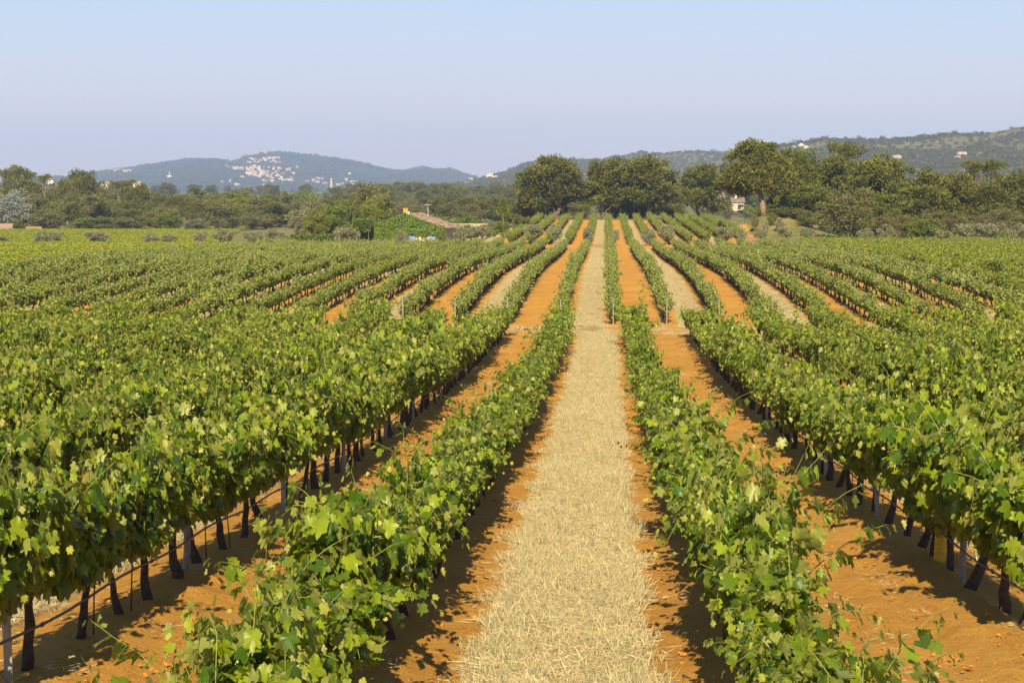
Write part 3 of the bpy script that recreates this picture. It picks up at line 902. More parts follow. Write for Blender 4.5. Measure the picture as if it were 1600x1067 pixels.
# ------------------------------------------------------------------ trees
def build_tree(seed, kind):
    """returns (trunk mesh, crown mesh, height, width)"""
    rg = np.random.default_rng(seed)
    P = []; T = []; N = []; L = []; Wd = []; AGE = []
    cl = []
    if kind == 'pine':
        Ht, Wt, nb = 12.0, 9.6, 165
        lobes = [(rg.uniform(-2.8, 2.8), rg.uniform(-2.4, 2.4), rg.uniform(2.4, 9.4), rg.uniform(1.8, 2.9)) for _ in range(13)] + [(0, 0, 9.3, 2.4), (rg.uniform(-1, 1), 0, 6.5, 3.0)]
        for i in range(nb):
            l = lobes[i % len(lobes)]
            d = unit(rg.normal(0, 1, 3)); d[2] = d[2] * .75 + .12
            cl.append((np.array(l[:3]) + d * l[3] * rg.uniform(.55, 1.02), rg.uniform(.75, 1.35)))
        per, fl, fw = 140, (.32, .66), (.11, .20)
    elif kind == 'tall_pine':
        Ht, Wt, nb = 15.0, 6.5, 26
        for i in range(nb):
            if i < 16: c = np.array([rg.normal(0, 1.3), rg.normal(0, 1.3), rg.uniform(12.2, 14.4)])
            else: c = np.array([rg.normal(0, 1.9), rg.normal(0, 1.6), rg.uniform(7, 12)])
            cl.append((c, rg.uniform(.6, 1.1)))
        per, fl, fw = 100, (.28, .6), (.09, .17)
    elif kind == 'oak':
        Ht, Wt, nb = 8.0, 8.2, 110
        for i in range(nb):
            d = unit(rg.normal(0, 1, 3)); d[2] = d[2]
            q = d * np.array([3.5, 3.5, 3.1]) * rg.uniform(.55, 1.0) * (1 + .25 * rg.normal())
            c = q + np.array([0, 0, 4.2]); c[2] = max(c[2], .9)
            cl.append((c, rg.uniform(.6, 1.05)))
        per, fl, fw = 110, (.16, .32), (.12, .22)
    elif kind == 'olive':
        Ht, Wt, nb = 2.7, 3.4, 40
        for i in range(nb):
            d = unit(rg.normal(0, 1, 3))
            c = d * np.array([1.3, 1.3, .85]) * rg.uniform(.5, 1.0) + np.array([0, 0, 1.45]); c[2] = max(c[2], .45)
            cl.append((c, rg.uniform(.22, .42)))
        per, fl, fw = 85, (.10, .24), (.05, .09)
    elif kind == 'cone':
        Ht, Wt, nb = 6.0, 3.4, 60
        for i in range(nb):
            t = rg.random() ** 1.3
            a = rg.uniform(0, 6.28); r = 1.5 * (1 - t) ** .8 * rg.uniform(.4, 1)
            cl.append((np.array([r * math.cos(a), r * math.sin(a), .5 + 5.1 * t]), rg.uniform(.28, .55)))
        per, fl, fw = 90, (.14, .3), (.07, .12)
    lean = np.array([rg.normal(0, .5), rg.normal(0, .4)]) * (Ht / 12)
    for c, r in cl:
        d = unit(rg.normal(0, 1, (per, 3)))
        q = d * (r * rg.uniform(.35, 1.05, (per, 1)))
        q[:, 2] *= .72
        P.append(c + q)
        up = .7 if kind in ('pine', 'tall_pine') else .2
        T.append(d + np.array([0, 0, up]) + rg.normal(0, .4, (per, 3)))
        N.append(d + np.array([0, 0, .5]) + rg.normal(0, .7, (per, 3)))
        L.append(rg.uniform(*fl, per)); Wd.append(rg.uniform(*fw, per))
        AGE.append(np.full(per, rg.uniform(0, .55)) + rg.uniform(0, .45, per))
    P, T, N = (np.concatenate(a) for a in (P, T, N)); L, Wd, AGE = (np.concatenate(a) for a in (L, Wd, AGE))
    V, Q, k = quads(P, T, N, L, Wd, rg)
    V[:, 2] = np.maximum(V[:, 2], .05)
    crown = (V, Q, np.repeat(rg.random(len(P)), k), np.repeat(AGE, k))
    b = MB()
    zt = Ht * {'pine': .72, 'tall_pine': .93, 'oak': .6, 'olive': .55, 'cone': .9}[kind]
    z = np.linspace(-.3, zt, 9)
    tp = np.stack([lean[0] * np.sin(z / zt * 1.8) + rg.normal(0, .012 * Ht, 9) * (z > .3), lean[1] * (z / zt) ** 2 + rg.normal(0, .01 * Ht, 9) * (z > .3), z], -1)
    r0 = {'pine': .30, 'tall_pine': .24, 'oak': .26, 'olive': .13, 'cone': .12}[kind]
    b.tube(tp, np.linspace(r0 * 1.15, r0 * .25, 9), 9, 0, True, .1, rg)
    for c, r in [cl[i] for i in rg.choice(len(cl), min(len(cl), 22 if kind != 'cone' else 6), replace=False)]:
        zz = np.clip(c[2] - rg.uniform(.12, .28) * Ht, Ht * .14, zt)
        i = int(np.clip((zz + .3) / (zt + .3) * 8, 0, 8)); s = tp[i]
        t = np.linspace(0, 1, 6)[:, None]
        pth = s + (c - s) * t + np.array([0, 0, -.04 * Ht]) * (t * (1 - t)) * 2 + rg.normal(0, .012 * Ht, (6, 3)) * (t > 0)
        b.tube(pth, np.linspace(r0 * .42 * (1 - i / 14), r0 * .07, 6), 6, 0, False)
    return b.mesh('trunk', M['trunk'], True), crown, Ht, Wt

TREES = {}
def tree_proto(kind, var, mat):
    key = (kind, var, mat)
    if key not in TREES:
        tk = (kind, var, '*')
        if tk not in TREES: TREES[tk] = build_tree(900 + hash_kind(kind) * 50 + var, kind)
        tr, (V, Q, rnd, age), Ht, Wt = TREES[tk]
        cm = make_mesh('crown', V, [Q], M[mat], None, False, {'rnd': rnd, 'age': age})
        TREES[key] = (tr, cm, Ht, Wt)
    return TREES[key]
def hash_kind(k): return ['pine', 'tall_pine', 'oak', 'olive', 'cone'].index(k)
NAMES = {'pine': 'pine_tree', 'tall_pine': 'pine_tree', 'oak': 'oak_tree', 'olive': 'olive_tree', 'cone': 'cypress_tree'}

def tree(kind, var, mat, px, top, wpx, depth, label, group=None, base=None, name=None, cat=None):
    tr, cm, Ht, Wt = tree_proto(kind, var, mat)
    p = px2w(px, top, depth)
    z = float(gz(p[0], depth)) if base is None else px2w(px, base, depth)[2]
    h = max(p[2] - z, .8)
    w = wpx / F * depth
    e = empty(name or NAMES[kind], (p[0], depth, z - .05), label, cat or (name or NAMES[kind]).replace('_', ' ').replace(' tree', '') + ('' if (name and 'tree' not in name) else ' tree'), group, rng.uniform(0, 6.28))
    e.scale = (w / Wt, w / Wt, h / Ht)
    obj('trunk', tr, e); obj('crown', cm, e)
    return e

# pines at the end of the rows
g = 'pines beyond the end of the vine rows'
tree('pine', 0, 'pine', 848, 258, 96, 322, 'broad dark pine left of the row ends, lower companion of its neighbour', g)
tree('pine', 1, 'pine', 872, 236, 104, 318, 'tall pine with feathery top, leftmost high crown over the vine rows', g)
tree('pine', 2, 'pine', 944, 243, 86, 322, 'dark rounded pine standing straight behind the straw path', g)
tree('pine', 3, 'pine', 1015, 234, 106, 318, 'broad bright topped pine just right of the straw path end', g)
tree('pine', 4, 'pine', 985, 268, 84, 330, 'lower pine filling the gap behind two taller pines at the path end', g)
tree('pine', 1, 'pine', 1092, 250, 84, 345, 'thin airy pine with a bare trunk left of the big leaning pine', g)
tree('oak', 0, 'oak', 906, 317, 46, 312, 'dark round bush at the left end of the straw path', 'bushes at the row ends', name='bush')
tree('oak', 1, 'oak', 1052, 316, 46, 330, 'dull green bush under the thin airy pine', 'bushes at the row ends', name='bush')
tree('oak', 2, 'oak', 820, 318, 46, 335, 'shaded green bush under the leftmost pines', 'bushes at the row ends', name='bush')
tree('oak', 1, 'oak', 960, 316, 60, 335, 'shaded undergrowth bush between pine trunks behind the path', 'bushes at the row ends', name='bush')

tree('pine', 3, 'pine', 836, 275, 62, 335, 'low spreading pine at the far left of the row end pines', g)
tree('pine', 2, 'pine', 905, 282, 60, 338, 'low shaded pine between the leftmost pair and the path pines', g)
tree('pine', 0, 'pine', 1045, 284, 60, 338, 'low shaded pine right of the broad bright topped one', g)
tree('oak', 2, 'oak', 868, 316, 56, 334, 'shaded thicket under the leftmost high pine', 'bushes at the row ends', name='bush')
tree('oak', 0, 'oak', 1004, 316, 56, 334, 'shaded thicket under the broad bright topped pine', 'bushes at the row ends', name='bush')

# the big leaning pine on its bank
def big_pine():
    bx, by = px2w(1193, 335, 243)[:2]
    bz = float(gz(bx, by))
    e = empty('pine_tree', (bx, by, bz), 'largest pine with thick forked pale trunk leaning on the bank', 'pine tree', 'big pines right of the rows')
    e.scale = (1.02, 1.0, .90)
    rg = np.random.default_rng(77)
    b = MB()
    main = np.array([(0.1, 0, -.4), (-.1, 0, 1.2), (-.35, .1, 2.7), (-.6, .1, 3.9), (-1.3, .1, 5.0), (-1.9, 0, 6.2), (-2.2, 0, 8.2), (-2.0, 0, 10.2)])
    b.tube(main, [.46, .40, .37, .34, .28, .24, .17, .07], 10, 0, True, .08, rg)
    limbs = [[(-.6, .1, 3.9), (.1, -.2, 4.7), (.8, -.3, 5.2), (1.8, -.2, 6.0)], [(-.35, .1, 2.9), (-1.4, -.3, 4.0), (-3.0, -.4, 5.0)], [(-1.9, 0, 6.2), (-.6, .3, 7.4), (.6, .5, 8.6)], [(-1.3, .1, 5.0), (-2.9, .5, 6.4), (-4.4, .7, 7.2)], [(-2.2, 0, 8.0), (-3.3, -.4, 9.0)]]
    for l in limbs: b.tube(l, np.linspace(.16, .04, len(l)), 7, 0, False)
    obj('trunk', b.mesh('trunk', M['trunk'], True), e)
    P = []; T = []; N = []; AGE = []
    lob = [(-1.8, 0, 10.2, 2.0), (-3.2, .4, 8.8, 2.0), (-.2, -.4, 9.2, 2.0), (-4.4, -.3, 6.6, 1.7), (1.4, .3, 7.4, 1.9), (-2.4, -.8, 6.6, 1.9), (-4.0, .3, 4.6, 1.4), (1.9, -.3, 5.8, 1.4), (-5.2, .2, 5.2, 1.0), (-.6, 1.2, 7.0, 1.8), (-3.4, .8, 3.8, 1.0), (-1.2, -1.6, 6.4, 1.5), (.6, -1.4, 6.6, 1.4), (-2.8, -1.5, 5.2, 1.3), (-.4, -1.3, 8.2, 1.6), (-4.2, -1.0, 5.6, 1.3), (.2, .6, 10.0, 1.5), (-.5, -1.6, 5.0, 1.2), (1.7, -.8, 4.8, 1.2), (-2.3, -1.3, 4.4, 1.1), (2.6, 0, 6.6, 1.5), (2.4, .6, 5.2, 1.2)]
    for i in range(340):
        l = lob[i % len(lob)]; d = unit(rg.normal(0, 1, 3)); d[2] = d[2] * .8 + .1
        c = np.array(l[:3]) + d * l[3] * rg.uniform(.5, 1.02); r = rg.uniform(.6, 1.05)
        dd = unit(rg.normal(0, 1, (110, 3))); q = dd * r * rg.uniform(.35, 1.05, (110, 1)); q[:, 2] *= .7
        P.append(c + q); T.append(dd + np.array([0, 0, .7]) + rg.normal(0, .4, (110, 3))); N.append(dd + np.array([0, 0, .5]) + rg.normal(0, .7, (110, 3)))
        AGE.append(np.full(110, rg.uniform(0, .55)) + rg.uniform(0, .45, 110))
    P, T, N = (np.concatenate(a) for a in (P, T, N)); AGE = np.concatenate(AGE)
    V, Q, k = quads(P, T, N, rg.uniform(.32, .62, len(P)), rg.uniform(.12, .20, len(P)), rg)
    obj('crown', make_mesh('crown', V, [Q], M['pine'], None, False, {'rnd': np.repeat(rg.random(len(P)), k), 'age': np.repeat(AGE, k)}), e)
big_pine()

g = 'big pines right of the rows'
for kind, var, px, top, w, dep, lab in [
    ('pine', 2, 1252, 226, 84, 258, 'dense pine just right of the big leaning pine'),
    ('pine', 0, 1300, 238, 90, 262, 'wide dark pine behind the pale round oak'),
    ('tall_pine', 0, 1322, 216, 62, 275, 'flat topped pine poking above the right wood'),
    ('pine', 3, 1366, 231, 112, 252, 'broad tall pine with olive green crown right of the flat topped one'),
    ('pine', 4, 1438, 257, 110, 248, 'bright tipped pine in the middle of the right wood'),
    ('pine', 1, 1490, 264, 90, 252, 'lower pine between the bright tipped pine and the sparse ones'),
    ('tall_pine', 1, 1523, 250, 50, 300, 'thin sparse topped pine, left one of a pair against the hill'),
    ('tall_pine', 0, 1550, 245, 52, 300, 'thin sparse topped pine, right one of a pair against the hill'),
    ('pine', 2, 1545, 283, 90, 250, 'spreading pine below the sparse topped pair'),
    ('pine', 3, 1592, 258, 90, 258, 'tall pine at the right end of the wood'),
    ('pine', 0, 1215, 262, 60, 268, 'shaded pine behind the big leaning trunk'),
    ('pine', 4, 1400, 285, 90, 245, 'low spreading pine with branches near the ground'),
    ('pine', 1, 1270, 285, 90, 246, 'low dark pine left of the pale round oak')]:
    tree(kind, var, 'pine', px, top, w, dep, lab, g)
tree('oak', 0, 'oak', 1327, 297, 92, 226, 'pale round oak at the edge of the right field')
g = 'bushes along the far field edge'
for kind, mat, var, px, top, w, dep, lab in [
    ('olive', 'olive', 0, 1227, 350, 34, 214, 'grey green bush below the big leaning pine'),
    ('olive', 'olive', 1, 1188, 353, 32, 214, 'grey green bush at the foot of the orange bank'),
    ('olive', 'olive', 1, 1388, 347, 42, 216, 'grey olive bush just right of the pale round oak'),
    ('oak', 'bright', 1, 1443, 339, 68, 217, 'clipped mid green bush in the right hedge line'),
    ('oak', 'oak', 2, 1408, 347, 40, 218, 'small green bush joined to the clipped one'),
    ('olive', 'olive', 2, 1474, 355, 36, 213, 'low pale bush before the clipped green one'),
    ('olive', 'olive', 0, 1515, 344, 56, 217, 'wide grey green olive right of the clipped bush'),
    ('olive', 'olive', 2, 1556, 342, 56, 217, 'tall grey olive near the right end of the hedge line'),
    ('olive', 'olive', 1, 1594, 346, 44, 215, 'grey olive cut off at the right end of the hedge line'),
    ('olive', 'olive', 1, 1352, 353, 34, 213, 'low bush at the foot of the pale round oak'),
    ('olive', 'olive', 2, 1262, 351, 34, 215, 'dark low bush left of the pale round oak')]:
    tree(kind, var, mat, px, top, w, dep, lab, g, name='bush')
rg = np.random.default_rng(23)
for q in np.arange(1215, 1610, 24):
    tree('oak', int(rg.integers(0, 3)), 'oak', q + rg.uniform(-6, 6), rg.uniform(322, 336), rg.uniform(38, 54), 236 + rg.uniform(-3, 8), 'dull green undergrowth bush behind the right hedge line', 'undergrowth behind the right hedge line', name='bush')
g = 'olive trees along the track across the rows'
for px, top, w, dep, var, lab in [(831, 345, 40, 206, 0, 'olive tree at the left end of the cross track'), (866, 346, 32, 205, 1, 'olive tree left of the straw path by the cross track'), (919, 347, 24, 200, 2, 'small olive between two rows just left of the straw path'),
    (961, 354, 22, 200, 0, 'smallest olive standing in the row right of the straw path'), (1013, 353, 30, 200, 1, 'thin olive with a bare stem right of the straw path'), (1042, 344, 36, 204, 2, 'round grey olive between the rows right of the path'), (1134, 350, 36, 206, 0, 'olive tree at the right end of the cross track'), (1160, 354, 24, 206, 1, 'low olive beside the right end of the cross track')]:
    tree('olive', var, 'olive', px, top, w, dep, lab, g)

for px, top, w, dep, kd, mt, lab in [(1136, 316, 24, 505, 'oak', 'oak', 'green bush left of the pale stone house'), (1170, 318, 22, 505, 'oak', 'bright', 'green bush right of the pale stone house'), (1104, 308, 40, 560, 'oak', 'olive', 'hazy grey tree in the valley left of the stone house'),
    (1180, 333, 16, 234, 'olive', 'oak', 'small bush on the left side of the orange bank'), (1207, 329, 22, 236, 'olive', 'oak', 'bush on top of the orange bank beside the big trunk'), (1220, 338, 24, 233, 'olive', 'olive', 'grey bush on the right side of the orange bank'), (1196, 341, 14, 229, 'olive', 'olive', 'lowest little bush on the face of the orange bank')]:
    tree(kd, 1, mt, px, top, w, dep, lab, 'bushes round the bank and the stone house', name='bush')
for px, top, w, lab in [(706, 349, 44, 'green bush before the left end of the pale garden wall'), (736, 349.5, 48, 'green bush before the middle of the pale garden wall'), (764, 349, 46, 'green bush before the right end of the pale garden wall')]:
    tree('oak', 2, 'oak', px, top, w, 272, lab, 'bushes before the garden wall', name='bush')
# round the house
g = 'garden trees round the creeper covered house'
for kind, mat, var, px, top, w, dep, lab, nm in [
    ('oak', 'bright', 0, 522, 314, 62, 262, 'bright green tree left of the house', None),
    ('oak', 'bright', 1, 496, 322, 48, 258, 'bright green bushy tree, outer one left of the house', None),
    ('oak', 'oak', 2, 583, 282, 76, 275, 'tall brownish green tree behind the house', None),
    ('oak', 'bright', 2, 585, 302, 50, 266, 'yellow green tree directly left behind the chimney', None),
    ('oak', 'oak', 1, 552, 296, 52, 280, 'olive brown tree next to the tall brownish one', None),
    ('oak', 'olive', 0, 474, 322, 50, 270, 'dull grey green tree at the left of the garden', None),
    ('olive', 'olive', 0, 539, 350, 52, 232, 'round olive bush in front of the garden hedge', 'olive_tree'),
    ('olive', 'olive', 1, 629, 357, 34, 229, 'small olive before the creeper covered wall', 'olive_tree'),
    ('olive', 'olive', 2, 722, 349, 38, 236, 'grey olive just right of the house', 'olive_tree'),
    ('olive', 'olive', 0, 752, 350, 46, 238, 'wide grey olive between the house and the pointed tree', 'olive_tree'),
    ('cone', 'bright', 0, 786, 309, 36, 228, 'pointed light green tree right of the house', 'conifer_tree'),
    ('olive', 'olive', 1, 443, 360, 30, 240, 'low grey bush at the left end of the garden', 'bush'),
    ('olive', 'bright', 2, 690, 353, 26, 240, 'dark leafy bush against the right corner of the house', 'bush'),
    ('oak', 'bright', 1, 733, 334, 52, 290, 'green tree behind the pale garden wall', None),
    ('oak', 'bright', 0, 690, 335, 44, 300, 'small green tree behind the tiled roof', None),
    ('oak', 'oak', 0, 815, 335, 36, 240, 'small green bush at the left foot of the vine slope', 'bush')]:
    tree(kind, var, mat, px, top, w, dep, lab, g, name=nm)
g = 'round bushes in the light green field'
for px, top, w, dep, var, lab in [(4, 366, 26, 246, 0, 'grey bush at the left end of the light green field'), (66, 359, 32, 246, 1, 'left bush of a close pair in the light green field'), (86, 357, 32, 246, 2, 'right bush of a close pair in the light green field'), (150, 358, 46, 246, 0, 'wide lone bush in the light green field'),
    (236, 362, 32, 246, 1, 'brownish bush left of a pale one in the light green field'), (264, 363, 34, 246, 2, 'pale bush right of a brownish one in the light green field'), (313, 357, 32, 246, 0, 'bush left of the largest field bush'), (349, 353, 44, 246, 1, 'largest round bush at the right end of the light green field'), (396, 357, 40, 246, 2, 'bush just right of the largest field bush'), (425, 353, 34, 246, 0, 'pale bush near the garden side of the light green field')]:
    tree('olive', var, 'olive', px, top, w, dep, lab, g)

# the wood on the left
ENV = np.array([(0, 266), (20, 263), (45, 266), (60, 290), (80, 282), (95, 278), (130, 266), (150, 266), (165, 288), (200, 283), (250, 292), (300, 290), (350, 293), (400, 291), (440, 290), (480, 297), (530, 303), (560, 300), (620, 306), (660, 312), (700, 300), (740, 300), (780, 305), (810, 312)], float)
special = [('tall_pine', 'pine', 0, 8, 260, 34, 470, 'thin topped pine at the left end of the wood'), ('tall_pine', 'pine', 1, 29, 258, 34, 468, 'second thin topped pine from the left end of the wood'), ('tall_pine', 'pine', 0, 43, 263, 26, 480, 'third thin topped pine from the left end of the wood'),
    ('tall_pine', 'pine', 1, 68, 272, 34, 460, 'sparse pine with visible trunk left of the high round pine'), ('pine', 'pine', 2, 133, 262, 52, 455, 'highest round pine of the left wood'), ('pine', 'pine', 3, 104, 273, 44, 462, 'round pine just left of the highest one'),
    ('tall_pine', 'pine', 0, 186, 280, 30, 460, 'small crowned pine, left one of a pair before the blue hill'), ('tall_pine', 'pine', 1, 202, 280, 30, 462, 'small crowned pine, right one of a pair before the blue hill'), ('pine', 'pine', 0, 217, 284, 46, 455, 'dark pine right of the small crowned pair'),
    ('oak', 'silver', 0, 16, 297, 66, 395, 'silvery grey tree at the left border of the wood'),
    ('oak', 'oak', 1, 72, 325, 56, 385, 'open olive green tree right of the silvery one'), ('oak', 'bright', 2, 22, 343, 38, 380, 'dark green bush below the silvery tree'), ('oak', 'bright', 0, 140, 338, 78, 384, 'broad green bush mass at the field edge'), ('oak', 'oak', 2, 196, 338, 66, 386, 'dark green bush right of the broad bush mass'),
    ('oak', 'oak', 0, 350, 315, 62, 372, 'round bright topped tree standing before the left wood'), ('tall_pine', 'oak', 1, 140, 305, 44, 400, 'reddish trunked slim tree in the wood'), ('oak', 'oak', 1, 245, 322, 50, 388, 'olive green tree left of the round bright topped one'),
    ('oak', 'bright', 1, 262, 325, 44, 384, 'green tree close left of the round bright topped one'), ('oak', 'olive', 2, 305, 340, 46, 368, 'pale low bush left below the round bright topped tree')]
for kind, mat, var, px, top, w, dep, lab in special:
    tree(kind, var, mat, px, top, w, dep, lab, 'trees of the left wood')
rg = np.random.default_rng(41)
for layer, (dep, dy, step) in enumerate([(400, 40, 30), (430, 24, 27), (475, 8, 27), (520, 0, 30)]):
    for px in np.arange(2 + layer * 9, 815, step):
        if layer < 2 and 455 < px < 800: continue
        q = px + rg.uniform(-9, 9)
        top = np.interp(q, ENV[:, 0], ENV[:, 1]) + dy + rg.uniform(-3, 10)
        kd, mt = [('pine', 'pine'), ('oak', 'oak'), ('oak', 'oak'), ('pine', 'pine'), ('oak', 'bright')][rg.choice(5, p=[.38, .27, .1, .2, .05])]
        if layer == 0 and px < 440: top = min(top, 335)
        zone = 'left of' if px < 455 else 'behind'
        tree(kd, int(rg.integers(0, 5 if kd == 'pine' else 3)), mt, q, top, rg.uniform(40, 62), dep + rg.uniform(-12, 12),
             '%s in the thick of the wood %s the house' % ('dark pine' if kd == 'pine' else ('dull green broadleaf tree' if mt == 'oak' else 'fresh green tree'), zone),
             'trees massed in the wood %s the house' % zone)

# distant wood, hill scrub: uncountable
def bush_mesh(seed, n, mat, leafs=(.5, 1.1)):
    rg = np.random.default_rng(seed)
    cs = np.concatenate([rg.normal(0, .45, (7, 2)), rg.uniform(.35, .8, (7, 1))], 1)
    c = cs[rg.integers(0, 7, n)]
    d = unit(rg.normal(0, 1, (n, 3)))
    P = c + d * .38 * rg.uniform(.5, 1, (n, 1)); P[:, 2] = np.maximum(P[:, 2], 0)
    V, Q, k = quads(P, d + rg.normal(0, .5, (n, 3)), d + np.array([0, 0, .4]) + rg.normal(0, .4, (n, 3)), rg.uniform(.16, .36, n), rg.uniform(.12, .25, n), rg)
    return make_mesh('bush', V, [Q], M[mat], None, False, {'rnd': np.repeat(rg.random(n), k), 'age': np.repeat(rg.uniform(0, .8, n), k)})
SCR = [bush_mesh(700 + i, 160, 'scrub') for i in range(5)]
pts = []; scl = []
def hill_scatter(V, n, smin, smax, seed, ridge=0, thr=-.12):
    rg = np.random.default_rng(seed)
    nv, nu, _ = V.shape
    cnt = 0
    while cnt < n:
        i = rg.uniform(4, nv // 2 + 1.5); j = rg.uniform(0, nu - 2)
        if ridge and cnt < ridge: i = nv // 2 + rg.uniform(-1.5, .8)
        a, b = int(i), int(j); f, h = i - a, j - b
        p = V[a, b] * (1 - f) * (1 - h) + V[a + 1, b] * f * (1 - h) + V[a, b + 1] * (1 - f) * h + V[a + 1, b + 1] * f * h
        cnt += 1
        if p[2] < V[0, 0, 2] + 4: continue
        if fbm(p[0] / 120, p[1] / 120, seed, 3) < thr and rg.random() < .8: continue
        s = rg.uniform(smin, smax) * (1.0 if rg.random() < .85 else 1.6)
        pts.append(p - np.array([0, 0, .2 * s])); scl.append((s * rg.uniform(.8, 1.2), s * rg.uniform(.8, 1.2), s * rg.uniform(.75, 1.15)))
hill_scatter(HV_RIGHT, 15000, 1.5, 3.2, 31, 500, -.22)
hill_scatter(HV_MID, 6000, 1.8, 3.6, 32, 300)
hill_scatter(HV_FAR, 12000, 3.0, 5.5, 33, 700)
n = len(pts); rot = np.zeros((n, 3)); rot[:, 2] = rng.uniform(0, 6.28, n)
scatter('hillside_scrub', np.array(pts), rot, np.array(scl), rng.integers(0, 5, n), SCR, 'dark scrub and small trees covering the distant hillsides', 'scrub')
pts = []; scl = []
DW = [tree_proto('pine', i, 'pine')[1] for i in range(3)] + [tree_proto('oak', i, 'oak')[1] for i in range(3)]
rg = np.random.default_rng(51)
for i in range(1500):
    y = 640 + 1500 * rg.random() ** 1.4
    px = rg.uniform(-40, 1640) if rg.random() < .35 else rg.uniform(590, 1180)
    p = px2w(px, 300, y)
    if fbm(p[0] / 90, y / 90, 71, 3) < -.05: continue
    s = rg.uniform(.7, 1.15)
    pts.append((p[0], y, float(gz(p[0], y)))); scl.append((s, s, s * rg.uniform(.7, 1.0)))
n = len(pts); rot = np.zeros((n, 3)); rot[:, 2] = rg.uniform(0, 6.28, n)
scatter('distant_wood', np.array(pts), rot, np.array(scl), rg.integers(0, 6, n), DW, 'distant wood filling the valley before the hills', 'wood')
# light green field on the left and the small green slope behind the olives
YV = [merged('vine', [vine_parts(800 + i, LEAF_MID, .45, .10, .85, 8, 100, .19, M['leaf_young'], 0, shoots=False)[2]]) for i in range(4)]
pts = []
rg = np.random.default_rng(61)
for y in np.arange(92, 372, 2.2):
    for px in np.arange(-80, 470, 900.0 / y * 1.3):
        p = px2w(px + rg.uniform(-2, 2), 300, y + rg.uniform(-.3, .3))
        if y < 204 and p[0] > -42.5: continue
        if px > 330 + (y - 204) * .25 and y > 215: continue
        pts.append((p[0], p[1], float(gz(p[0], p[1]))))
for y in np.arange(352, 412, 2.2):
    for px in np.arange(1095, 1180, 2.6):
        p = px2w(px, 300, y)
        pts.append((p[0], y, float(gz(p[0], y))))
n = len(pts); rot = np.zeros((n, 3)); rot[:, 2] = math.pi / 2 + rg.normal(0, .3, n)
s = rg.uniform(.9, 1.15, (n, 1)); scatter('young_vines', np.array(pts), rot, s * np.array([1.1, 1.0, .55]), rg.integers(0, 4, n), YV, 'bright yellow green vines of the far field on the left', 'young vines')

# ------------------------------------------------------------------ buildings
M['plaster'] = plain('plaster', (0.55, 0.42, 0.27), .9, .15, 1.5)
M['white'] = plain('white_plaster', (0.62, 0.58, 0.52), .9, .08, 1)
M['chimney'] = plain('orange_render', (0.60, 0.26, 0.06), .9, .2, 3)
M['shutter'] = plain('blue_shutter', (0.16, 0.26, 0.42), .6, .12, 4)
M['dark'] = plain('dark_opening', (0.03, 0.03, 0.035), .6, .2, 4)
M['stone'] = plain('pale_stone', (0.48, 0.38, 0.27), .95, .3, 2, bump=.4)
def roof_mat(name, a, b, c):
    t = NT(name)
    o = t.oc()
    v = t.n('ShaderNodeTexVoronoi', ins={'Scale': 4.5, 'Vector': o})
    col = t.ramp(v.outputs['Color'], [(.15, a), (.5, b), (.85, c)])
    w = t.n('ShaderNodeTexWave', ins={'Scale': 2.2, 'Distortion': .6, 'Vector': o})
    p = t.n('ShaderNodeBsdfPrincipled', ins={'Base Color': col, 'Roughness': .95})
    t.set(p, 'Normal', t.n('ShaderNodeBump', ins={'Strength': .8, 'Distance': .08, 'Height': w.outputs[1]}))
    t.set(t.out, 'Surface', p)
    return t.m
M['tile'] = roof_mat('old_tiles', (0.13, 0.085, 0.06), (0.20, 0.135, 0.10), (0.36, 0.28, 0.22))
M['tile_red'] = roof_mat('red_tiles', (0.36, 0.19, 0.11), (0.46, 0.27, 0.17), (0.54, 0.36, 0.25))

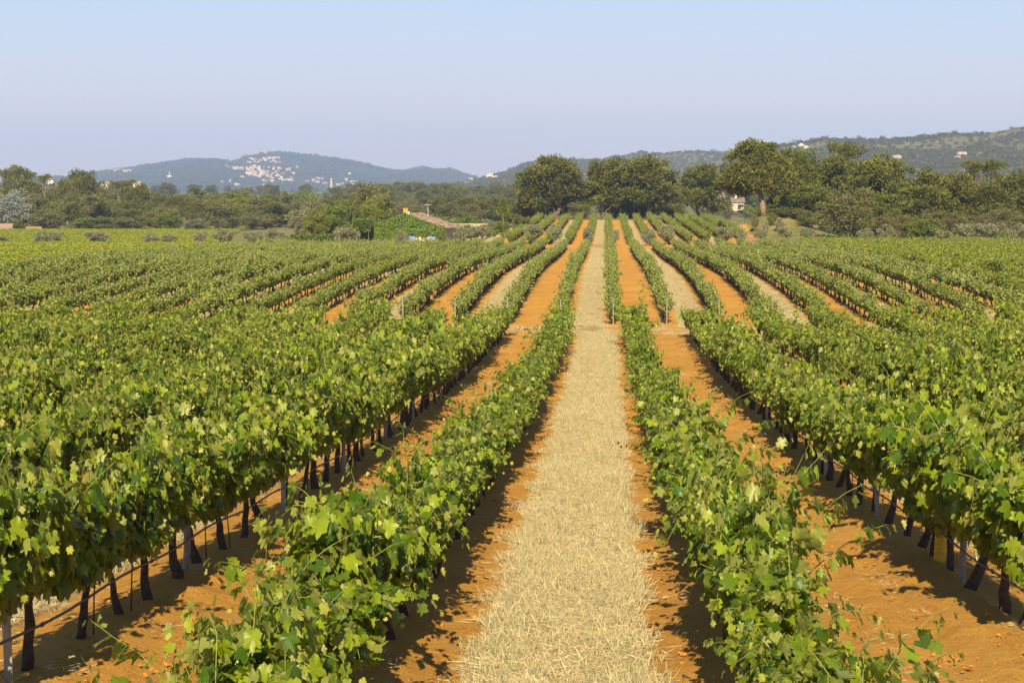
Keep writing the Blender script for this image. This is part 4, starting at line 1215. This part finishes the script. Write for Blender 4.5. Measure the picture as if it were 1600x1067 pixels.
def creeper_house():
    D = 243.0
    c = px2w(633, 378, D)
    z = float(gz(c[0], D))
    e = empty('house', (c[0], D, z), 'low house covered in green creeper with tiled roof and orange chimney', 'house')
    hw, ln, eave, ridge = 5.6, 9.0, 2.6, px2w(648, 336, D)[2] - z
    b = MB()
    sh = 1.4           # the ridge runs back and to the right
    A = np.array([(-hw, 0, -.5), (hw, 0, -.5), (hw, 0, eave), (0, 0, ridge), (-hw, 0, eave)])
    Bk = A + np.array([sh, ln, 0])
    b.add(np.concatenate([A, Bk]), [(0, 1, 2, 3, 4), (9, 8, 7, 6, 5), (1, 6, 7, 2), (5, 0, 4, 9)])
    obj('wall', b.mesh('wall', M['plaster']), e)
    r = MB()
    for s in (-1, 1):
        p0 = np.array([s * (hw + .35), -.25, eave - .14]); p1 = np.array([0, -.25, ridge + .05])
        k = np.array([sh, ln + .5, 0]); u = np.array([0, 0, .16])
        V = [p0, p1, p1 + k, p0 + k, p0 + u, p1 + u, p1 + k + u, p0 + k + u]
        r.add(V, [(0, 3, 2, 1), (4, 5, 6, 7), (0, 1, 5, 4), (1, 2, 6, 5), (2, 3, 7, 6), (3, 0, 4, 7)])
        rows = 14
        for i in range(rows + 1):      # rounded tile courses down the slope
            t = i / rows
            a = p0 + k * t + u; q = p1 + k * t + u
            r.tube([a, q], [.09, .09], 6)
    ro = obj('roof', r.mesh('roof', M['tile']), e)
    cb = MB(); cx = .0
    cb.box((cx, 1.0, ridge + .40), (.62, .6, .9)); cb.box((cx, 1.0, ridge + .90), (.76, .74, .10))
    ch = obj('chimney', cb.mesh('chimney', M['chimney']), ro)
    cc = MB(); cc.box((cx + .44, 1.05, ridge + .2), (.22, .5, .55), 0)
    obj('chimney_base', cc.mesh('chimney_base', M['white']), ro)
    an = MB(); ax, ay = sh * .75 + .8, ln * .55
    an.tube([(ax + 1, ay, ridge - .3), (ax + 1, ay, ridge + 1.5)], [.035, .03], 6)
    for q in (-.3, 0, .3): an.tube([(ax + .5, ay + q, ridge + 1.4), (ax + 1.5, ay + q, ridge + 1.4)], [.02, .02], 5)
    an.tube([(ax + 1, ay - .5, ridge + 1.4), (ax + 1, ay + .5, ridge + 1.4)], [.02, .02], 5)
    obj('antenna', an.mesh('antenna', M['white']), ro)
    for wx, wz, ww, wh in ((1.1, .95, 1.0, 1.5), (4.15, .9, 1.25, 1.45)):
        w = MB(); 
        for s in (-1, 1):
            w.box((wx + s * ww * .26, -.07, wz), (ww * .49, .06, wh))
            for q in np.arange(-.4, .45, .2): w.box((wx + s * ww * .26, -.115, wz + q * wh), (ww * .44, .03, .10))
        f = MB()
        f.box((wx, -.06, wz + wh / 2 + .10), (ww + .36, .12, .16)); f.box((wx, -.08, wz - wh / 2 - .07), (ww + .3, .16, .12))
        f.box((wx - ww / 2 - .09, -.05, wz), (.14, .10, wh)); f.box((wx + ww / 2 + .09, -.05, wz), (.14, .10, wh))
        sh_ = obj('shutter', w.mesh('shutter', M['shutter']), e)
        obj('window_frame', f.mesh('window_frame', M['white']), sh_)
    # creeper hanging over the gable and the left lean-to
    rg = np.random.default_rng(9)
    n = 9500
    X = rg.uniform(-hw - 1.0, hw + .3, n); Z = rg.uniform(-.2, ridge + .35, n)
    lim = np.where(X < 0, ridge + (X / hw) * (ridge - eave), ridge - (X / hw) * (ridge - eave)) + .28 + .2 * fbm(X * 1.3, Z, 3, 3)
    keep = Z < lim
    for wx, wz, ww, wh in ((1.1, .95, 1.0, 1.5), (4.15, .9, 1.25, 1.45)):
        keep &= ~((np.abs(X - wx) < ww * .62) & (np.abs(Z - wz) < wh * .62))
    keep &= ~((X > .3) & (Z < 1.55 + .5 * fbm(X * 1.2, Z * 0 + 3, 8, 3)) & (rg.random(n) < .93) & (X < 5.4))
    X, Z = X[keep], Z[keep]; m = len(X)
    Y = -.16 - rg.uniform(0, .45, m) * (.6 + .8 * (fbm(X * .9, Z * .9, 17, 3) + .4))
    P = np.stack([X, Y, Z], -1)
    T = np.stack([rg.normal(0, .5, m), rg.uniform(-.7, 0, m), rg.uniform(-1, -.1, m)], -1)
    N = np.stack([rg.normal(0, .5, m), -np.ones(m), rg.uniform(-.2, .9, m)], -1)
    V, Fc, k = leaves(P, T, N, rg.uniform(.16, .32, m), LEAF_MID, rg)
    obj('creeper', make_mesh('creeper', V, [Fc], M['ivy'], None, False, {'rnd': np.repeat(rg.random(m), k), 'age': np.repeat(rg.uniform(0, .8, m), k)}), e)
    return c[0], z
HX, HZ = creeper_house()
# garden hedge and pergola left of the house
def leafy_box(name, x0, x1, y0, y1, z0, z1, mat, n, seed, label, cat):
    rg = np.random.default_rng(seed)
    P = np.stack([rg.uniform(x0, x1, n), rg.uniform(y0, y1, n), z0 + (z1 - z0) * rg.random(n) ** .7], -1)
    P[:, 2] += .25 * fbm(P[:, 0] * .8, P[:, 1] * .8, seed, 3)
    d = rg.normal(0, 1, (n, 3)); d[:, 1] -= .6
    V, Fc, k = leaves(P, rg.normal(0, 1, (n, 3)), d, rg.uniform(.14, .28, n), LEAF_MID, rg)
    o = obj(name, make_mesh(name, V, [Fc], M[mat], None, False, {'rnd': np.repeat(rg.random(n), k), 'age': np.repeat(rg.uniform(0, .8, n), k)}))
    return tag(o, label, cat)
a = px2w(455, 370, 240)[0]; b = px2w(520, 370, 240)[0]
za = float(gz((a + b) / 2, 240))
leafy_box('hedge', a, b, 239, 240.4, za, px2w(500, 367, 240)[2], 'ivy', 2600, 5, 'clipped dark green hedge left of the house garden', 'hedge')
def pergola():
    x0, x1 = px2w(556, 370, 241)[0], px2w(578, 370, 241)[0]
    zt = px2w(560, 352, 241)[2]; zb = float(gz(x0, 241))
    e = empty('pergola', ((x0 + x1) / 2, 241.5, zb), 'leafy shaded pergola joined to the left of the creeper house', 'pergola')
    hw = (x1 - x0) / 2; h = zt - zb
    for s in (-1, 1):
        for yy in (-1.4, 1.4):
            b = MB(); b.box((s * hw * .95, yy, h / 2 - .2), (.14, .14, h + .4)); obj('post', b.mesh('post', M['bark']), e)
    b = MB()
    for q in np.linspace(-1, 1, 6): b.box((q * hw, 0, h + .06), (.1, 3.4, .12))
    b.box((0, -1.5, h - .06), (2.2 * hw, .1, .12)); b.box((0, 1.5, h - .06), (2.2 * hw, .1, .12))
    obj('beams', b.mesh('beams', M['bark']), e)
    rg = np.random.default_rng(19); n = 2600
    P = np.stack([rg.uniform(-hw * 1.3, hw * 1.3, n), rg.uniform(-1.8, 2.2, n), h + .3 - rg.uniform(0, 1.2, n) ** 2 + .6 * rg.random(n)], -1)
    V, Fc, k = leaves(P, rg.normal(0, 1, (n, 3)), rg.normal(0, 1, (n, 3)) + np.array([0, -.5, 1]), rg.uniform(.16, .3, n), LEAF_MID, rg)
    obj('creeper', make_mesh('creeper', V, [Fc], M['ivy'], None, False, {'rnd': np.repeat(rg.random(n), k), 'age': np.repeat(rg.uniform(0, .8, n), k)}), e)
pergola()
def garden_wall():
    x0, x1 = px2w(706, 347, 285)[0], px2w(762, 347, 285)[0]
    z = float(gz((x0 + x1) / 2, 285)); zt = px2w(730, 350.5, 285)[2]
    b = MB(); b.box(((x0 + x1) / 2, 285, (z + zt) / 2 - .2), (x1 - x0, .3, zt - z + .4)); b.box(((x0 + x1) / 2, 285, zt + .05), (x1 - x0 + .1, .42, .1))
    tag(obj('garden_wall', b.mesh('garden_wall', M['stone'])), 'long low white wall behind the olives right of the house', 'wall')
garden_wall()

def gable_mesh(w, l, h, r, wall, roof, seed=0, windows=True):
    """a small gabled house as one mesh: walls, tiled roof, dark openings"""
    b = MB()
    A = np.array([(-w / 2, -l / 2, -1.5), (w / 2, -l / 2, -1.5), (w / 2, l / 2, -1.5), (-w / 2, l / 2, -1.5), (-w / 2, -l / 2, h), (w / 2, -l / 2, h), (w / 2, l / 2, h), (-w / 2, l / 2, h), (-w / 2, 0, h + r), (w / 2, 0, h + r)])
    b.add(A, [(0, 1, 5, 4), (2, 3, 7, 6), (1, 2, 6, 9, 5), (3, 0, 4, 8, 7)], 0)
    for s in (-1, 1):
        p = np.array([(-w / 2 - .3, s * (l / 2 + .35), h - .15), (w / 2 + .3, s * (l / 2 + .35), h - .15), (w / 2 + .3, 0, h + r + .06), (-w / 2 - .3, 0, h + r + .06)])
        V = np.concatenate([p, p + np.array([0, 0, .2])])
        b.add(V, [(0, 1, 2, 3), (7, 6, 5, 4), (0, 4, 5, 1), (1, 5, 6, 2), (3, 2, 6, 7), (0, 3, 7, 4)], 1)
    if windows:
        nw = max(2, int(w / 2.6)); fl = max(1, int(h / 2.8))
        for f in range(fl):
            for i in range(nw):
                b.box((-w / 2 + (i + .5) * w / nw, -l / 2 - .02, 1.4 + f * 2.8), (.9, .08, 1.3), 2)
    return b.mesh('house', [M[wall], M[roof], M['dark']])
RM_ = 0
SH = [gable_mesh(9, 7, 3.2, 1.6, 'white', 'tile_red'), gable_mesh(11, 8, 5.8, 1.6, 'white', 'tile_red'), gable_mesh(7, 7, 5.8, 1.4, 'plaster', 'tile_red'), gable_mesh(14, 8, 3.4, 1.5, 'white', 'tile_red')]
def small_house(px, py, depth, var, label, rz=0, s=1.0, zoff=0, group=None, V=None):
    if V is not None: p = on_hill(V, px, py)
    else:
        p = px2w(px, py, depth)
    o = obj('house', SH[var], None, (p[0], p[1], p[2] + zoff))
    o.rotation_euler = (0, 0, rz); o.scale = (s, s, s)
    return tag(o, label, 'house', group)
# hillside town
U = [(400, 82), (425, 80), (440, 82), (480, 76), (540, 62), (710, 52), (330, 170), (345, 178), (375, 183), (370, 150), (410, 145), (430, 147), (425, 168), (470, 185), (480, 155), (500, 160), (530, 140), (540, 155), (575, 150), (590, 140), (600, 170), (620, 130), (640, 130), (655, 140), (635, 155), (650, 165), (662, 185), (690, 135), (700, 183), (715, 182)]
Mm = [(105, 230), (130, 237), (150, 238), (180, 245), (200, 252), (215, 260), (225, 245), (240, 258), (250, 245), (270, 262), (285, 240), (290, 255), (335, 250), (350, 262), (370, 245), (385, 240), (400, 250), (415, 230), (430, 240), (440, 255), (365, 268), (405, 270), (390, 285), (420, 285), (335, 305), (370, 310), (385, 300), (410, 305), (440, 305), (370, 330), (400, 332), (425, 330), (445, 335), (470, 235), (470, 268), (485, 280), (510, 268), (530, 233), (590, 237), (635, 240), (635, 255), (690, 253), (715, 255), (675, 283), (780, 255), (825, 257), (795, 282), (820, 275), (895, 245), (910, 235), (490, 300), (515, 300), (530, 292), (550, 290), (570, 285), (495, 320), (515, 322), (535, 315), (560, 320), (600, 325), (475, 345), (485, 355), (555, 345), (575, 350), (600, 350), (620, 358), (655, 340), (670, 330), (690, 345), (720, 350), (745, 317), (510, 380), (525, 390), (540, 392), (580, 385), (630, 400), (710, 380), (730, 375), (760, 382), (770, 378), (810, 383), (830, 380), (850, 365), (855, 312), (630, 310), (650, 305)]
Lo = [(1000, 400), (1020, 405), (1080, 388), (1095, 380), (1120, 410), (1135, 418), (1140, 357), (1150, 372), (1170, 378), (1190, 365), (1220, 432), (1245, 430), (1350, 440), (1370, 445), (1410, 430), (1450, 385), (1525, 405), (1570, 412), (1580, 425), (1545, 440), (1500, 310), (55, 412), (135, 425), (150, 405), (215, 432), (240, 440), (275, 345), (290, 352), (530, 432)]
Sh = [(105, 155), (125, 152), (145, 146), (160, 152), (180, 145), (200, 148), (215, 142), (230, 152), (250, 152), (270, 152), (290, 150), (300, 143)]
rg = np.random.default_rng(15)
for lst, sc_, ox, oy, lab, grp in [(U, .1375, 340, 230, 'pale house high on the blue hill near its summit', 'hill town houses near the summit'), (Mm, .1375, 340, 230, 'pale house in the dense middle of the hillside town', 'hill town houses in the middle'), (Lo, .1375, 340, 230, 'pale house scattered at the foot of the blue hill', 'houses at the foot of the hill'), (Sh, .1875, 150, 240, 'pale house in the row on the left shoulder of the blue hill', 'houses on the left shoulder')]:
    for a, b in lst:
        small_house(ox + a * sc_, oy + b * sc_, 0, int(rg.integers(0, 4)), lab, rg.uniform(-.4, .4), rg.uniform(.6, .95), 0.6, grp, HV_FAR)
def tower():
    p = px2w(518, 300, 3400); zt = px2w(518, 277.5, 3400)[2]; zb = CAMZ - 1
    h = zt - zb
    e = empty('bell_tower', (p[0], 3400, zb), 'slender pale church bell tower standing before the blue hill', 'bell tower')
    b = MB(); w = 3.8
    b.box((0, 0, h * .36), (w, w, h * .74)); b.box((0, 0, h * .74), (w + .7, w + .7, .6))
    obj('shaft', b.mesh('shaft', M['stone']), e)
    b = MB()
    for sx in (-1, 1):
        for sy in (-1, 1): b.box((sx * w * .36, sy * w * .36, h * .82), (w * .24, w * .24, h * .12))
    b.box((0, 0, h * .89), (w, w, h * .02))
    bf = obj('belfry', b.mesh('belfry', M['white']), e)
    b = MB(); b.tube([(0, 0, h * .9), (0, 0, h * .95), (0, 0, h)], [w * .42, w * .2, .05], 8)
    obj('spire', b.mesh('spire', M['stone']), e)
    p2 = px2w(512, 300, 3395)
    b = MB(); 
tower()
def monument():
    p = on_hill(HV_FAR, 265, 279)
    e = empty('monument', (p[0], p[1], p[2]), 'small white monument with a tall pillar on the left of the blue hill', 'monument')
    b = MB(); b.box((0, 0, 2.5), (13, 6, 7)); b.box((0, 0, 6.2), (9, 5, .8)); obj('base', b.mesh('base', M['white']), e)
    b = MB(); b.tube([(0, 0, 6), (0, 0, 15), (0, 0, 17)], [1.3, 1.0, .2], 8); obj('pillar', b.mesh('pillar', M['white']), e)
monument()
small_house(658, 303.5, 1350, 3, 'lone white house in the valley above the creeper house', .1, 1.0, 0)
for px, py, var, lab in [(765, 278, 1, 'white house on the left flank of the scrub hill'), (773, 279.5, 0, 'lower white house on the left flank of the scrub hill'), (731, 289, 0, 'small house low on the scrub hill near its left end'), (735, 285, 2, 'small buff house low on the scrub hill')]:
    small_house(px, py, 0, var, lab, .2, .9, .3, 'houses on the scrub hill', HV_MID)
for px, py, var, s, lab in [(1502, 243, 3, .65, 'pale house on the right hill beside a bare cutting'), (1495, 248, 0, .55, 'smaller pale building below the house on the right hill'), (1403, 248, 0, .7, 'white cottage on the right hill above the pines'), (1398, 251, 2, .6, 'tiny white shed beside the cottage on the right hill')]:
    small_house(px, py, 0, var, lab, .3, s, .3, 'houses on the right hill', HV_RIGHT)
def stone_house():
    D = 520.0
    p = px2w(1153, 326, D); z = px2w(1153, 327, D)[2]
    e = empty('house', (p[0], D, z), 'pale stone house beyond the vines left of the big leaning pine', 'house')
    w = 18 / F * D
    b = MB(); h = 2.1
    A = np.array([(-w / 2, 0, -4), (w / 2, 0, -4), (w / 2, 6, -4), (-w / 2, 6, -4), (-w / 2, 0, h), (w / 2, 0, h), (w / 2, 6, h), (-w / 2, 6, h), (-w / 2, 3, h + 1.2), (w / 2, 3, h + 1.2)])
    A[:4, 2] = -.3
    b.add(A, [(0, 1, 5, 4), (2, 3, 7, 6), (1, 2, 6, 9, 5), (3, 0, 4, 8, 7)]); obj('wall', b.mesh('wall', M['stone']), e)
    r = MB()
    for s, y0, y1 in ((-1, -.4, 3), (1, 6.4, 3)):
        q = np.array([(-w / 2 - .4, y0, h - .1), (w / 2 + .4, y0, h - .1), (w / 2 + .4, 3, h + 1.3), (-w / 2 - .4, 3, h + 1.3)])
        r.add(np.concatenate([q, q + [0, 0, .2]]), [(0, 1, 2, 3), (7, 6, 5, 4), (0, 4, 5, 1), (1, 5, 6, 2), (3, 2, 6, 7), (0, 3, 7, 4)])
    ro = obj('roof', r.mesh('roof', M['tile']), e)
    c = MB(); c.box((-w * .1, 3, h + 1.7), (.8, .8, 1.4)); obj('chimney', c.mesh('chimney', M['white']), ro)
    t = MB(); t.box((-w * .42, -2.2, .2), (w * .6, 3.0, 1.6)); obj('annexe', t.mesh('annexe', M['stone']), e)
    d = MB(); d.box((w * .12, -.03, .7), (1.0, .08, 1.5)); d.box((w * .36, -.03, 1.0), (.8, .08, .9)); obj('window', d.mesh('window', M['dark']), e)
stone_house()
small_house(1126, 308, 700, 0, 'tiny white house in the hazy valley left of the stone house', .2, .55, 0)
small_house(4, 358, 372, 0, 'brown roofed shed at the left end of the wood', .2, .5, -1.3)
small_house(53, 360, 374, 0, 'small shed at the edge of the left wood beside the open tree', .5, .35, -.9)
for px, py, v, s, lab in [(166, 291, 0, .55, 'white building peeping through the left wood'), (213, 291, 0, .6, 'second white building peeping through the left wood right of the pine pair'), (78, 285, 0, .5, 'white rooftop showing between pines of the left wood')]:
    small_house(px, py, 900, v, lab, .1, s, -.5)
# pale rocks on the right hill
rk = [clod(40 + i) for i in range(3)]
M['rock'] = plain('pale_rock', (0.48, 0.38, 0.29), .95, .25, .3)
for c in rk: c.materials.append(M['rock'])
for j, (px, py, s, lab) in enumerate([(1241, 231, 3.0, 'left pale boulder on the ridge of the right hill'), (1252, 230, 4.2, 'middle pale boulder on the ridge of the right hill'), (1261, 231, 3.6, 'right pale boulder on the ridge of the right hill')]):
    p = on_hill(HV_RIGHT, px, py)
    o = obj('boulder', rk[j], None, (p[0], p[1], p[2])); o.scale = (s, s, s * 1.2)
    tag(o, lab, 'boulder', 'boulders on the right hill')

# ------------------------------------------------------------------ haze
def haze():
    b = MB(); zb = -16.0; zt = 330.0
    b.box((-200, 4300, (zb + zt) / 2), (9000, 9400, zt - zb))
    t = NT('haze')
    v = t.n('ShaderNodeVolumePrincipled', ins={'Color': (0.44, 0.59, 0.98), 'Density': 0.00016, 'Anisotropy': 0.0})
    t.set(t.out, 'Volume', v)
    tag(obj('haze', b.mesh('haze', t.m)), None, None, None, 'stuff')
haze()
print('objects', len(bpy.data.objects))
